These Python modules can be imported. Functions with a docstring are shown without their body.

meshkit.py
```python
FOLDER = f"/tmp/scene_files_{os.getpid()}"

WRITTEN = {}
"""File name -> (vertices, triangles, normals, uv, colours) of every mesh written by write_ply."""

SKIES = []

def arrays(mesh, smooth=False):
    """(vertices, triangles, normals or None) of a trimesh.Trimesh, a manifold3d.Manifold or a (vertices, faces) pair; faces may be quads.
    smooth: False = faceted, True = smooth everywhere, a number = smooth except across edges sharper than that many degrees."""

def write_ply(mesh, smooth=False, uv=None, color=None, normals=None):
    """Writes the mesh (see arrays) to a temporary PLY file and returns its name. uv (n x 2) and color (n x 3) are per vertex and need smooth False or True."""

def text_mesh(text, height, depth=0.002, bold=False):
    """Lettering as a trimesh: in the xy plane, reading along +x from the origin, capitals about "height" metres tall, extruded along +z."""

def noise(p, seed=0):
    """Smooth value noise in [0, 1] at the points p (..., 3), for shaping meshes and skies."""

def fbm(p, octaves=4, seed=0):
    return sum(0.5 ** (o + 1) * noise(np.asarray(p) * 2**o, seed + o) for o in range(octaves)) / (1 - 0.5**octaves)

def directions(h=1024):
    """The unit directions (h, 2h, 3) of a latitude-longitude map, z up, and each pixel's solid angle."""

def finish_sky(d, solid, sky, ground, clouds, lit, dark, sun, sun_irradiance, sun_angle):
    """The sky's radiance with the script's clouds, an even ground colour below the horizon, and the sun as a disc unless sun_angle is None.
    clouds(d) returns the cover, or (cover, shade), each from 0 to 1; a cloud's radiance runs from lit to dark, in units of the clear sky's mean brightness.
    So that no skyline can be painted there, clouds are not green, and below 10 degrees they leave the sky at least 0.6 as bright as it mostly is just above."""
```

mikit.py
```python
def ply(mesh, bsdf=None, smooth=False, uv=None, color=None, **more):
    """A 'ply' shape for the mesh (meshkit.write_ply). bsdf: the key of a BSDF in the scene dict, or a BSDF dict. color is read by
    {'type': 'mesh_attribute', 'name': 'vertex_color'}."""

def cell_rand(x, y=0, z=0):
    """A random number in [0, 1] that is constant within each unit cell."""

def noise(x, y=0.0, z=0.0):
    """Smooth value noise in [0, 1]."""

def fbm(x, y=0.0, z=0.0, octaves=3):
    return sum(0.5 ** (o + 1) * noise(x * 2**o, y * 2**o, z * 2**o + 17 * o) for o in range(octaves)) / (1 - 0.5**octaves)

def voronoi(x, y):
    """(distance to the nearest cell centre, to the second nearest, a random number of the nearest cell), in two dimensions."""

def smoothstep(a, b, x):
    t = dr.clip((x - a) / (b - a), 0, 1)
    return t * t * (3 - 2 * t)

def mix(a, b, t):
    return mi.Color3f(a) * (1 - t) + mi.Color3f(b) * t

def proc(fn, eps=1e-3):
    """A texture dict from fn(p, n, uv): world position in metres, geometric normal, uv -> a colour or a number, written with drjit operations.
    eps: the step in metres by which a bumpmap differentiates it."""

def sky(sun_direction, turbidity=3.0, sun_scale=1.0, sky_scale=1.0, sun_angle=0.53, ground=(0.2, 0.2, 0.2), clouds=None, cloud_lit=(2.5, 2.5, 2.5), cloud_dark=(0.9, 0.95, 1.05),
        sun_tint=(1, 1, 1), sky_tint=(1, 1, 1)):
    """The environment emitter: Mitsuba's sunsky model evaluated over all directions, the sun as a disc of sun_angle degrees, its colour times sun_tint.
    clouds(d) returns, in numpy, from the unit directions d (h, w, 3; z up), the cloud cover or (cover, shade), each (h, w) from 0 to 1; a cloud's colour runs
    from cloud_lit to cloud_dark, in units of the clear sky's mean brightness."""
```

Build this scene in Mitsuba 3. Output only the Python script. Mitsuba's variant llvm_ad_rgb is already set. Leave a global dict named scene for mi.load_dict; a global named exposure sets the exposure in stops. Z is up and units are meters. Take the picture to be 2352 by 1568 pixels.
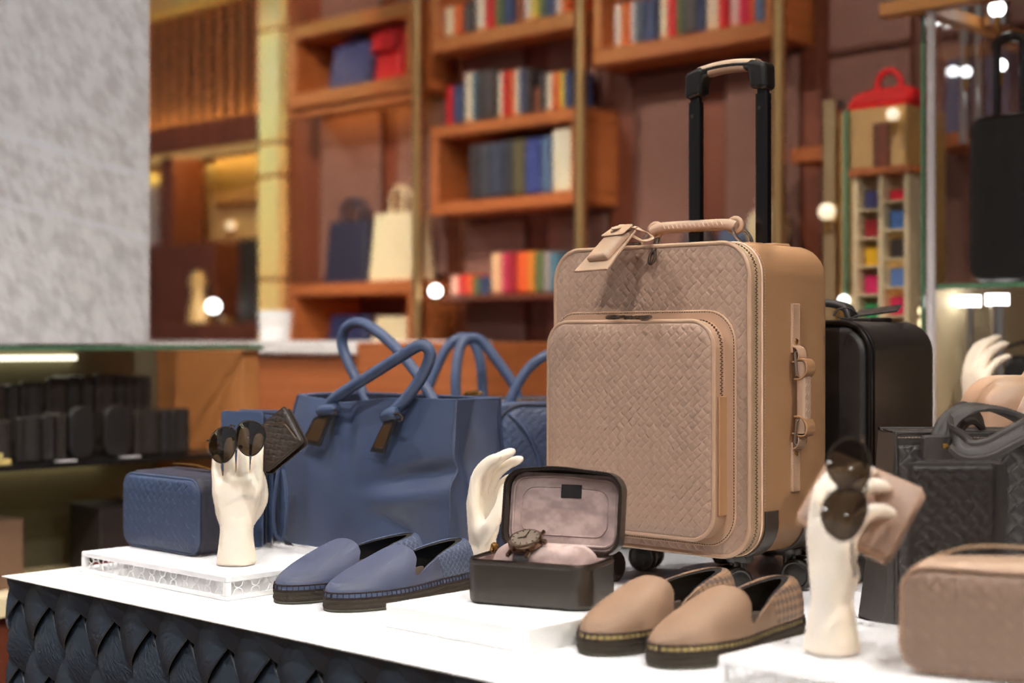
import math
import numpy as np, trimesh, manifold3d as m3
import mitsuba as mi, mikit, meshkit
import shapely.geometry as sg

# ---------------------------------------------------------------- camera, light, exposure
T = mi.ScalarTransform4f
scene, labels = {}, {}
exposure = -0.15
scene['camera'] = {'type': 'thinlens', 'fov': 37.24, 'fov_axis': 'x', 'aperture_radius': 0.0108, 'focus_distance': 2.2,
                   'near_clip': 0.05, 'far_clip': 60.0,
                   'to_world': T().look_at(origin=[0, 0, 1.175], target=[-0.689147, 0.724622, 1.175], up=[0, 0, 1])}
scene['ambient_fill'] = {'type': 'constant', 'radiance': {'type': 'rgb', 'value': [0.24, 0.225, 0.22]}}  # even ambient fill added from all open sides


def spot(name, pos, target, rgb, cutoff=32, beam=22):
    scene[name] = {'type': 'spot', 'to_world': T().look_at(origin=list(pos), target=list(target), up=[0, 1, 0.1]),
                   'intensity': {'type': 'rgb', 'value': list(rgb)}, 'cutoff_angle': cutoff, 'beam_width': beam}


WARM, WHITE = np.array([1.0, 0.86, 0.70]), np.array([1.0, 0.96, 0.93])
spot('track_spot_a', (-1.05, 0.55, 3.1), (-1.45, 1.55, 0.8), WHITE * 17)
spot('track_spot_b', (-1.9, 2.7, 3.1), (-1.55, 1.6, 0.8), WARM * 17)
spot('track_spot_c', (-0.1, 1.6, 3.1), (-1.1, 1.7, 0.9), WARM * 15)
spot('track_spot_d', (-2.6, 0.9, 3.1), (-1.9, 1.55, 0.85), WHITE * 13)
spot('track_spot_e', (-3.9, 2.2, 3.2), (-4.1, 4.0, 1.7), WARM * 16, 40, 28)
spot('track_spot_f', (-2.7, 2.3, 3.2), (-2.8, 4.0, 1.8), WARM * 16, 40, 28)
spot('track_spot_g', (-1.6, 0.4, 3.1), (-3.1, 1.6, 1.6), WHITE * 13, 34, 24)
spot('track_spot_h', (-6.3, 3.2, 3.2), (-6.6, 4.9, 2.0), WARM * 11, 44, 30)
spot('track_spot_i', (-3.5, 2.0, 3.1), (-3.7, 2.9, 1.05), WARM * 9, 34, 24)
spot('fill_spot_k', (-0.9, 1.0, 3.1), (-3.05, 1.6, 1.75), np.array([1.0, 0.95, 0.92]) * 30, 25, 18)  # added to brighten the marble column
spot('fill_spot_l', (-4.3, 2.5, 3.2), (-4.96, 3.8, 1.9), WARM * np.array([16, 15, 13]), 26, 18)  # added to brighten the gold column
spot('fill_spot_m', (-6.0, 3.0, 3.2), (-4.96, 3.8, 1.5), WARM * np.array([10, 9.5, 8]), 26, 18)  # second light added for the gold column
spot('track_spot_n', (-0.9, -0.6, 3.0), (-1.5, 1.5, 1.0), WHITE * 10, 30, 22)
spot('fill_spot_p', (1.3, 1.3, 2.5), (-1.2, 1.45, 0.84), WHITE * 7, 15, 9)  # added to lift the right face of the riser block
spot('fill_spot_o', (0.6, 0.3, 3.0), (-1.2, 1.5, 0.85), WHITE * 7, 30, 22)  # fill added from the right to brighten the riser side
spot('track_spot_j', (-1.0, 1.9, 3.15), (-1.9, 3.5, 1.5), WARM * 10, 34, 24)


# ---------------------------------------------------------------- helpers: colours and materials
def lin(c):
    c = np.asarray(c, float) / 255
    return [float(x) for x in np.where(c < 0.04045, c / 12.92, ((c + 0.055) / 1.055) ** 2.4)]


def rgb(c):
    return {'type': 'rgb', 'value': lin(c)}


def mat(name, color, rough=0.5, spec=0.5, metal=0.0, two=True, bump=None, bscale=1.0, **more):
    b = {'type': 'principled', 'base_color': color if isinstance(color, dict) else rgb(color), 'roughness': rough, 'specular': spec, **more}
    if metal:
        b.pop('specular')
        b['metallic'] = metal
    if bump is not None:
        b = {'type': 'bumpmap', 'arbitrary': bump, 'scale': bscale, 'bsdf': b}
    scene[name] = {'type': 'twosided', 'bsdf': b} if two else b
    return name


def f_wood(p, n, uv):
    g = mikit.fbm(p.x * 2.5 + p.y * 2.5, p.y * 1.5, p.z * 55, 3)
    return mikit.mix(lin((150, 84, 46)), lin((176, 104, 60)), g)


def f_darkwood(p, n, uv):
    g = mikit.fbm(p.x * 40 + p.y * 8, p.y * 3, p.z * 2.0, 3)
    return mikit.mix(lin((64, 28, 16)), lin((92, 44, 26)), g)


def f_marble(p, n, uv):
    a = mikit.fbm((p.y + 0.8 * p.z) * 42, p.x * 9, (p.z - 1.6 * p.y) * 12, 4)
    v1 = 1 - mikit.smoothstep(0.004, 0.014, abs(p.z - 1.62 + 0.16 * (p.y - 1.6) + 0.012 * mikit.noise(p.y * 14) - 0.006))
    v2 = 1 - mikit.smoothstep(0.003, 0.012, abs(p.z - 1.475 + 0.17 * (p.y - 1.6) - 0.010 * mikit.noise(p.y * 17)))
    c = mikit.mix(lin((208, 202, 199)), lin((238, 234, 231)), mikit.smoothstep(0.25, 0.68, a))
    return mikit.mix(c, mi.Color3f(*lin((236, 235, 238))), 0.75 * (v1 + v2))


def f_suede(p, n, uv):
    g = mikit.fbm(p.x * 60, p.y * 60, p.z * 60, 3)
    return mikit.mix(lin((150, 130, 126)), lin((182, 161, 156)), mikit.smoothstep(0.25, 0.75, g))


def f_saffiano(p, n, uv):
    u, v = (p.x + p.y) * 1.1 + p.z * 0.55, p.z
    return 0.5 + 0.5 * mi.Float(mi.Float(1)) * (mikit.noise(u * 420, v * 1500) - 0.5) * 2


def f_pebble(p, n, uv):
    return mikit.fbm(p.x * 420, p.y * 420, p.z * 420, 2)


def f_crease(p, n, uv):
    return mikit.fbm(uv.x * 11 + 1.6 * mikit.noise(uv.x * 8, uv.y * 22), uv.y * 38, 0.0, 2)


VC = {'type': 'mesh_attribute', 'name': 'vertex_color'}
mat('m_white', (250, 249, 247), 0.28, 0.5)
mat('m_white_metal', (246, 245, 244), 0.35, 0.5)
mat('m_taupe_weave', (164, 136, 116), 0.42, 0.45)
mat('m_tan', (148, 112, 80), 0.46, 0.4)
mat('m_tan_trim', (168, 136, 112), 0.4, 0.5)
mat('m_tan_edge', (196, 168, 148), 0.5, 0.4)
mat('m_tape', (168, 140, 112), 0.8, 0.2)
mat('m_dark_metal', (88, 78, 70), 0.28, metal=1.0)
mat('m_chrome', (190, 186, 182), 0.16, metal=1.0)
mat('m_brass', (170, 130, 70), 0.3, metal=1.0)
mat('m_black_plastic', (13, 12, 12), 0.3, 0.4)
mat('m_black_gloss', (8, 7, 7), 0.2, 0.45)
mat('m_black_leather', (19, 17, 16), 0.42, 0.55)
mat('m_case_leather', (31, 26, 21), 0.3, 0.6)
mat('m_charcoal', (29, 25, 23), 0.5, 0.5)
mat('m_charcoal_weave', (54, 50, 50), 0.45, 0.5)
mat('m_brown_weave', (30, 22, 16), 0.4, 0.55)
mat('m_gold_weave', (58, 41, 25), 0.25, 0.6)
mat('m_blue', (53, 66, 91), 0.42, 0.5)
mat('m_blue_grain', (51, 62, 86), 0.4, 0.6, bump=mikit.proc(f_saffiano, 4e-4), bscale=0.00035)
mat('m_blue_weave', (50, 62, 86), 0.42, 0.5)
mat('m_navy', (26, 28, 42), 0.6, 0.4)
mat('m_hand', (244, 228, 206), 0.45, 0.4)
mat('m_suede', mikit.proc(f_suede), 0.9, 0.1)
mat('m_lining', (26, 24, 24), 0.85, 0.2)
mat('m_rope', (46, 41, 35), 0.85, 0.2)
mat('m_thread', (30, 22, 24), 0.8, 0.2)
mat('m_rubber', (58, 56, 48), 0.7, 0.3)
mat('m_strip', VC, 0.38, 0.55, bump=mikit.proc(f_crease, 5e-4), bscale=0.0016)
mat('m_vertex', VC, 0.5, 0.4)
mat('m_weave', VC, 0.42, 0.5)
mat('m_weave_gloss', VC, 0.32, 0.6)
scene['m_lens'] = {'type': 'thindielectric', 'int_ior': 1.6, 'specular_transmittance': {'type': 'rgb', 'value': [0.032, 0.024, 0.017]}}
mat('m_wood', mikit.proc(f_wood), 0.45, 0.4)
mat('m_darkwood', mikit.proc(f_darkwood), 0.5, 0.4)
mat('m_marble', mikit.proc(f_marble), 0.35, 0.4)
mat('m_mauve', (104, 74, 66), 0.6, 0.3)
mat('m_slat', (150, 100, 66), 0.5, 0.4)
mat('m_gold', (252, 208, 138), 0.4, 0.5)
mat('m_bronze_panel', (176, 128, 72), 0.45, 0.4)
mat('m_cream', (222, 204, 166), 0.6, 0.3)
mat('m_beige_wall', (206, 170, 118), 0.7, 0.2)
mat('m_dark', (30, 25, 22), 0.6, 0.3)
mat('m_red', (204, 30, 34), 0.5, 0.4)
mat('m_navy_bag', (22, 27, 64), 0.55, 0.4)
mat('m_olive_back', (128, 122, 96), 0.8, 0.2)
mat('m_grey', (190, 184, 186), 0.7, 0.2)
mat('m_floor', (120, 96, 78), 0.4, 0.4)
mat('m_ceiling', (226, 214, 198), 0.9, 0.1)
scene['m_glass'] = {'type': 'thindielectric', 'int_ior': 1.5}
mat('m_glass_edge', (70, 104, 78), 0.2, 0.6)
FLAT = {}


def flat(c, rough=0.6):
    k = 'c_%d_%d_%d' % tuple(c)
    if k not in scene:
        mat(k, c, rough, 0.35)
    return k


# ---------------------------------------------------------------- helpers: naming
used = set()


def key(parent, name):
    base = (parent + '__' if parent else '') + name
    k, i = base, 1
    while k in used:
        k = '%s_%03d' % (base, i)
        i += 1
    used.add(k)
    return k


def thing(name, label, cat, group=None):
    k = key(None, name)
    labels[k] = {'label': label, 'category': cat}
    if group:
        labels[k]['group'] = group
    return k


def part(parent, name, mesh, m, smooth=30, label=None, stuff=False, **more):
    k = key(parent, name)
    scene[k] = mikit.ply(mesh, m, smooth, **more)
    if label or stuff:
        labels[k] = {}
        if label:
            labels[k]['label'] = label
        if stuff:
            labels[k]['kind'] = 'stuff'
    return k


def woven(parent, name, mesh, color, m='m_weave', cut=1.26, label=None):  # cut: how far the painted glint lines are lightened
    base = np.array(lin(color))
    e = mesh.metadata['edge'][:, None]  # glints along the strip edges, painted into the vertex colour
    return part(parent, name, mesh, m, True, label=label, color=np.where(e, np.minimum(base * cut + 0.01, 0.9), base))


def solo(name, mesh, m, label, cat, group=None, smooth=30, **more):
    k = thing(name, label, cat, group)
    scene[k] = mikit.ply(mesh, m, smooth, **more)
    return k


def struct(name, mesh, m, label=None, smooth=False):
    k = key(None, name)
    scene[k] = mikit.ply(mesh, m, smooth)
    labels[k] = {'kind': 'structure'}
    if label:
        labels[k]['label'] = label
    return k


def lamp(parent, name, mesh, rad, label=None):
    k = key(parent, name)
    scene[k] = {**mikit.ply(mesh, 'm_white', True), 'emitter': {'type': 'area', 'radiance': {'type': 'rgb', 'value': [float(x) for x in rad]}}}
    if label:
        labels[k] = {'label': label}
    return k


# ---------------------------------------------------------------- helpers: geometry
def tm(v, f):
    f = np.asarray(f)
    if f.shape[1] == 4:
        f = np.vstack([f[:, [0, 1, 2]], f[:, [0, 2, 3]]])
    return trimesh.Trimesh(np.asarray(v, float), f, process=False)


def cat(*ms):
    ms = [m for g in ms for m in (g if isinstance(g, (list, tuple)) else [g])]
    return trimesh.util.concatenate(ms) if len(ms) > 1 else ms[0]


def rot(rx=0, ry=0, rz=0):
    R = np.eye(4)
    for a, ax in ((rx, [1, 0, 0]), (ry, [0, 1, 0]), (rz, [0, 0, 1])):
        if a:
            R = trimesh.transformations.rotation_matrix(math.radians(a), ax) @ R
    return R


def X(m, loc=(0, 0, 0), rz=0, rx=0, ry=0, scale=None):
    m = m.copy()
    if scale is not None:
        m.apply_transform(np.diag([*np.broadcast_to(scale, 3), 1.0]))
    M = rot(rx, ry, rz)
    M[:3, 3] = loc
    m.apply_transform(M)
    return m


def basis(x, y, z, o):
    """Matrix taking local axes to the world directions x, y, z at o."""
    M = np.eye(4)
    M[:3, 0], M[:3, 1], M[:3, 2], M[:3, 3] = x, y, z, o
    return M


def B(m, M):
    m = m.copy()
    m.apply_transform(M)
    return m


def unit(v):
    v = np.asarray(v, float)
    return v / np.maximum(np.linalg.norm(v, axis=-1, keepdims=True), 1e-12)


def box(lo, hi, ch=0.0):
    lo, hi = np.asarray(lo, float), np.asarray(hi, float)
    if ch <= 0:
        m = trimesh.creation.box(hi - lo)
        m.apply_translation((lo + hi) / 2)
        return trimesh.Trimesh(m.vertices, m.faces, process=False)
    ch = min(ch, 0.45 * float((hi - lo).min()))
    pts = []
    for a in range(3):
        d = np.full(3, ch)
        d[a] = 0
        for s in np.ndindex(2, 2, 2):
            c = np.where(s, hi, lo)
            pts.append(c + np.where(s, -d, d))
    h = m3.Manifold.hull_points(np.array(pts)).to_mesh()
    return tm(h.vert_properties[:, :3], h.tri_verts)


def rr(w, h, r, n=8):
    """Rounded rectangle loop (counter-clockwise in x, z), centred."""
    r = min(r, w / 2 - 1e-5, h / 2 - 1e-5)
    out = []
    for cx, cz, a0 in ((w / 2 - r, -h / 2 + r, -90), (w / 2 - r, h / 2 - r, 0), (-w / 2 + r, h / 2 - r, 90), (-w / 2 + r, -h / 2 + r, 180)):
        for k in range(n + 1):
            a = math.radians(a0 + 90 * k / n)
            out.append((cx + r * math.cos(a), cz + r * math.sin(a)))
    return np.array(out)


def dense(p, step, closed=False):
    p = np.asarray(p, float)
    if closed:
        p = np.vstack([p, p[:1]])
    s = np.r_[0, np.cumsum(np.linalg.norm(np.diff(p, axis=0), axis=1))]
    n = max(2, int(round(s[-1] / step)) + 1)
    q = np.linspace(0, s[-1], n)
    out = np.stack([np.interp(q, s, p[:, k]) for k in range(p.shape[1])], 1)
    return out[:-1] if closed else out


def curve(pts, n=40):
    """Smooth curve through the points (Catmull-Rom)."""
    p = np.asarray(pts, float)
    p = np.vstack([2 * p[0] - p[1], p, 2 * p[-1] - p[-2]])
    out = []
    m = len(p) - 3
    for i in range(m):
        t = np.linspace(0, 1, max(2, n // m), endpoint=False)[:, None]
        a, b, c, d = p[i:i + 4]
        out.append(0.5 * (2 * b + (c - a) * t + (2 * a - 5 * b + 4 * c - d) * t ** 2 + (3 * b - a - 3 * c + d) * t ** 3))
    return np.vstack(out + [p[-2][None]])


def loft(rings, cap=True, closed=True):
    rings = [np.asarray(r, float) for r in rings]
    n, k = len(rings[0]), len(rings)
    v = np.vstack(rings)
    f = []
    m = n if closed else n - 1
    i, j = np.meshgrid(np.arange(k - 1), np.arange(m), indexing='ij')
    i, j = i.ravel(), j.ravel()
    jn = (j + 1) % n
    q = np.stack([i * n + j, i * n + jn, (i + 1) * n + jn, (i + 1) * n + j], 1)
    f = np.vstack([q[:, [0, 1, 2]], q[:, [0, 2, 3]]])
    if cap and closed:
        c0, c1 = len(v), len(v) + 1
        v = np.vstack([v, rings[0].mean(0), rings[-1].mean(0)])
        j = np.arange(n)
        f = np.vstack([f, np.stack([(j + 1) % n, j, j * 0 + c0], 1), np.stack([(k - 1) * n + j, (k - 1) * n + (j + 1) % n, j * 0 + c1], 1)])
    return tm(v, f)


def fix(m):
    """Outward faces for a closed mesh."""
    if m.volume < 0:
        m.faces = m.faces[:, ::-1]
    return m


def frames(p, closed=False, up=None, side=None):
    p = np.asarray(p, float)
    t = unit(np.roll(p, -1, 0) - np.roll(p, 1, 0)) if closed else unit(np.gradient(p, axis=0))
    if side is not None:
        a = np.broadcast_to(side, p.shape)
        a = unit(a - t * (a * t).sum(1, keepdims=True))
        return t, a, np.cross(t, a)
    if up is not None:
        up = np.broadcast_to(up, p.shape)
        a = unit(np.cross(up, t))
        return t, a, np.cross(t, a)
    a = np.zeros_like(p)
    ref = np.array([0, 0, 1.0]) if abs(t[0][2]) < 0.9 else np.array([1.0, 0, 0])
    a[0] = unit(np.cross(ref, t[0]))
    for i in range(1, len(p)):
        b = a[i - 1] - t[i] * (a[i - 1] @ t[i])
        a[i] = unit(b)
    return t, a, np.cross(t, a)


def sweep(path, prof, up=None, closed=False, scale=None, side=None):
    """Profile (closed loop, 2-D) carried along the path; its second axis follows up."""
    path, prof = np.asarray(path, float), np.asarray(prof, float)
    t, a, b = frames(path, closed, up, side)
    s = np.ones(len(path)) if scale is None else np.broadcast_to(scale, len(path))
    rings = [path[i] + s[i] * (prof[:, :1] * a[i] + prof[:, 1:] * b[i]) for i in range(len(path))]
    if closed:
        m = loft(rings + [rings[0]], cap=False)
        n = len(prof)
        f = m.faces % (len(path) * n)
        return fix(tm(np.vstack(rings), f))
    return fix(loft(rings))


def circ(r, n=10, rz=None):
    a = np.arange(n) * 2 * np.pi / n
    return np.stack([r * np.cos(a), (rz or r) * np.sin(a)], 1)


def tube(path, r, n=10, closed=False):
    if np.ndim(r):
        return sweep(path, circ(1.0, n), None, closed, r)
    return sweep(path, circ(r, n), None, closed)


def strap(path, w, t, up=None, closed=False, side=None):
    return sweep(path, rr(w, t, min(t * 0.35, 0.002), 2), up, closed, None, side)


def cyl(p0, p1, r, n=24, ch=0.0):
    p0, p1 = np.asarray(p0, float), np.asarray(p1, float)
    if not ch:
        return tube(np.array([p0, p1]), r, n)
    d = unit(p1 - p0)
    L = np.linalg.norm(p1 - p0)
    return tube(np.array([p0, p0 + d * 1e-5, p0 + d * ch, p1 - d * ch, p1 - d * 1e-5, p1]) + 0.0, np.array([r - ch, r - ch, r, r, r - ch, r - ch]), n) if L > 2 * ch else tube(np.array([p0, p1]), r, n)


def revolve(prof, n=32):
    """Profile (r, z) turned about z."""
    p = np.asarray(prof, float)
    a = np.arange(n) * 2 * np.pi / n
    rings = [np.stack([r * np.cos(a), r * np.sin(a), np.full(n, z)], 1) for r, z in p]
    return fix(loft(rings))


def slab(w, h, r, y0, y1, rf=0.0, rb=0.0, n=8, k=5, shape=None):
    """Upright cushion: rounded rectangle in x, z from y0 (front) to y1, with front and back edges rounded by rf, rb."""
    rings = []
    prof = []
    for i in range(k + 1):
        a = math.pi / 2 * i / k
        if rf:
            prof.append((y0 + rf * (1 - math.sin(a)), rf * (1 - math.cos(a))))
    prof = prof[::-1] if rf else [(y0, 0)]
    prof = sorted(prof, key=lambda q: q[0])
    back = [(y1 - rb * (1 - math.sin(math.pi / 2 * i / k)), rb * (1 - math.cos(math.pi / 2 * i / k))) for i in range(k + 1)] if rb else [(y1, 0)]
    back = sorted(back, key=lambda q: q[0])
    for y, ins in prof + back:
        q = rr(w - 2 * ins, h - 2 * ins, max(r - ins, 0.001), n)
        rings.append(np.stack([q[:, 0], np.full(len(q), y), q[:, 1]], 1))
    return fix(loft(rings))


def weave(x, z, cell, amp, flat_=0.55):
    u, v = (x + z) / (math.sqrt(2) * cell), (x - z) / (math.sqrt(2) * cell)
    i, j = np.floor(u), np.floor(v)
    fu, fv = u - i, v - j
    over = (i + j) % 2 == 0
    t, s = np.where(over, fu, fv), np.where(over, fv, fu)
    h = np.sin(np.pi * np.clip(t, 0, 1)) ** flat_ * (1 - 0.25 * np.abs(2 * s - 1) ** 6)
    return amp * h, over


def panel(w, h, r, cell, amp, res, bulge=0.0, edge=0.02, bend=None, zs=1.0, extra=None):
    """Woven leather panel in x, z facing -y with its rim at y = 0; bulge: how far its middle stands out."""
    nx, nz = int(w / res) + 1, int(h / res) + 1
    gx, gz = np.meshgrid(np.linspace(-w / 2, w / 2, nx), np.linspace(-h / 2, h / 2, nz), indexing='ij')
    ix, iz = np.clip(gx, -w / 2 + r, w / 2 - r), np.clip(gz, -h / 2 + r, h / 2 - r)
    dx, dz = gx - ix, gz - iz
    d = np.hypot(dx, dz)
    k = np.where(d > r, r / np.maximum(d, 1e-9), 1)
    px, pz = ix + dx * k, iz + dz * k
    dist = np.minimum(r - np.hypot(px - ix, pz - iz), np.minimum(w / 2 - np.abs(px), h / 2 - np.abs(pz)))
    e = np.clip(dist / edge, 0, 1)
    e = np.sqrt(np.clip(1 - (1 - e) ** 2, 0, 1))
    hh, over = weave(px, pz * zs, cell, amp)
    s_ = ((px + pz * zs) / (math.sqrt(2) * cell)) % 1
    glint_ = (~over) & (s_ < 0.10) & (dist > 0.003)  # where the painted glints lie, one side of each slanting strip
    y = -(bulge * e + hh * np.clip(dist / 0.004, 0, 1))
    if extra is not None:
        y = y + extra(px, pz)
    v = np.stack([px, y, pz], -1).reshape(-1, 3)
    i, j = np.meshgrid(np.arange(nx - 1), np.arange(nz - 1), indexing='ij')
    q = np.stack([i * nz + j, (i + 1) * nz + j, (i + 1) * nz + j + 1, i * nz + j + 1], -1).reshape(-1, 4)
    m = tm(v, q)
    m.metadata['edge'] = glint_.ravel()
    return m


def boxes_on(path, closed, spacing, size, axis, lift=0.0, stagger=0.0):
    """Small boxes along a path: size (along, across, out); axis = the across direction."""
    p = dense(path, spacing, closed)
    t = unit(np.roll(p, -1, 0) - np.roll(p, 1, 0)) if closed else unit(np.gradient(p, axis=0))
    a = np.broadcast_to(unit(axis), p.shape)
    o = unit(np.cross(t, a))
    sgn = np.where(np.arange(len(p)) % 2 == 0, 1, -1)[:, None]
    c = p + o * lift + a * sgn * stagger
    base = np.array([[x, y, z] for x in (-.5, .5) for y in (-.5, .5) for z in (-.5, .5)])
    f = np.array([[0, 1, 3], [0, 3, 2], [4, 6, 7], [4, 7, 5], [0, 4, 5], [0, 5, 1], [2, 3, 7], [2, 7, 6], [0, 2, 6], [0, 6, 4], [1, 5, 7], [1, 7, 3]])
    v = c[:, None] + base[None, :, :1] * t[:, None] * size[0] + base[None, :, 1:2] * a[:, None] * size[1] + base[None, :, 2:] * o[:, None] * size[2]
    ff = f[None] + 8 * np.arange(len(p))[:, None, None]
    return tm(v.reshape(-1, 3), ff.reshape(-1, 3))


def man(m):
    return m3.Manifold(m3.Mesh(np.asarray(m.vertices, np.float32), np.asarray(m.faces, np.uint32)))


def unman(M):
    h = M.to_mesh()
    return tm(h.vert_properties[:, :3], h.tri_verts)


def ball(c, r, n=3):
    m = trimesh.creation.icosphere(n, 1.0)
    return tm(np.asarray(m.vertices) * r + np.asarray(c), m.faces)


def ring_pts(c, r1, r2, ax1, ax2, n=28):
    a = np.arange(n) * 2 * np.pi / n
    return np.asarray(c) + r1 * np.cos(a)[:, None] * np.asarray(ax1) + r2 * np.sin(a)[:, None] * np.asarray(ax2)


FW, RT, UP = np.array([-0.689147, 0.724622, 0]), np.array([0.724622, 0.689147, 0]), np.array([0, 0, 1.0])

# ---------------------------------------------------------------- the room
struct('floor', box((-9, -2.5, -0.05), (2.5, 6.2, 0)), 'm_floor')
struct('ceiling', box((-9, -1.2, 3.35), (2.5, 6.2, 3.45)), 'm_ceiling')
wb = struct('wall_back', box((-5.05, 4.13, 0), (1.6, 4.2, 3.35)), 'm_darkwood', 'dark wood back wall with mauve leather panels behind the shelving')
BAYS = [(-5.03, -4.025, [(0.0, 1.06), (1.40, 2.09), (2.42, 3.35)]), (-4.025, -3.245, [(0.0, 1.625), (1.945, 3.35)]), (-3.245, -2.485, [(0.0, 2.065), (2.62, 3.35)]), (-2.485, -1.6, [(0.0, 3.35)]), (-1.6, 0.6, [(0.0, 3.35)])]
PANELS = [(-4.79, -4.42), (-4.33, -4.06), (-3.96, -3.66), (-3.55, -3.28), (-3.17, -2.90), (-2.80, -2.53), (-2.43, -2.16), (-2.06, -1.72), (-1.62, -1.2), (-1.1, -0.6), (-0.5, 0.1)]
for bx0_, bx1_, zs in BAYS:
    for z0, z1 in zs:
        part(wb, 'wood_backing', box((bx0_, 3.93, z0), (bx1_, 3.95, z1)), 'm_darkwood', False)
        for x0, x1 in PANELS:
            if bx0_ < (x0 + x1) / 2 < bx1_:
                cuts = [z0 + 0.01] + [c for c in (1.03, 2.02) if z0 + 0.2 < c < z1 - 0.2] + [z1 - 0.01]
                for a, b in zip(cuts[:-1], cuts[1:]):
                    part(wb, 'leather_panel', box((x0, 3.905, a + 0.006), (x1, 3.93, b - 0.006), 0.012), 'm_mauve', False)
struct('wall_left', box((-9.0, 5.02, 0), (-5.3, 5.1, 3.35)), 'm_beige_wall', 'warm beige wall of the niche behind the slats')
sl = struct('trim_1', box((-9.0, 4.70, 2.20), (-5.47, 4.74, 2.335)), 'm_darkwood', 'dark wood rail under the lit brown slats')
for k in range(30):
    x = -8.46 + 0.108 * k
    part(sl, 'slat', box((x, 4.935, 2.30), (x + 0.054, 4.965, 3.02), 0.006), 'm_slat', False)
part(sl, 'backing', box((-9.0, 4.975, 2.2), (-5.3, 5.02, 3.1)), 'm_dark', False)
struct('trim_2', box((-9.0, 4.80, 3.02), (-5.47, 5.02, 3.35)), 'm_beige_wall', 'pale beige bulkhead above the slats')
lk = thing('slat_light', 'warm glowing light strip along the foot of the brown slats', 'light strip')
lamp(lk, 'tube', box((-8.5, 4.85, 2.275), (-5.5, 4.88, 2.30)), WARM * np.array([60.0, 42, 18]))

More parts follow.
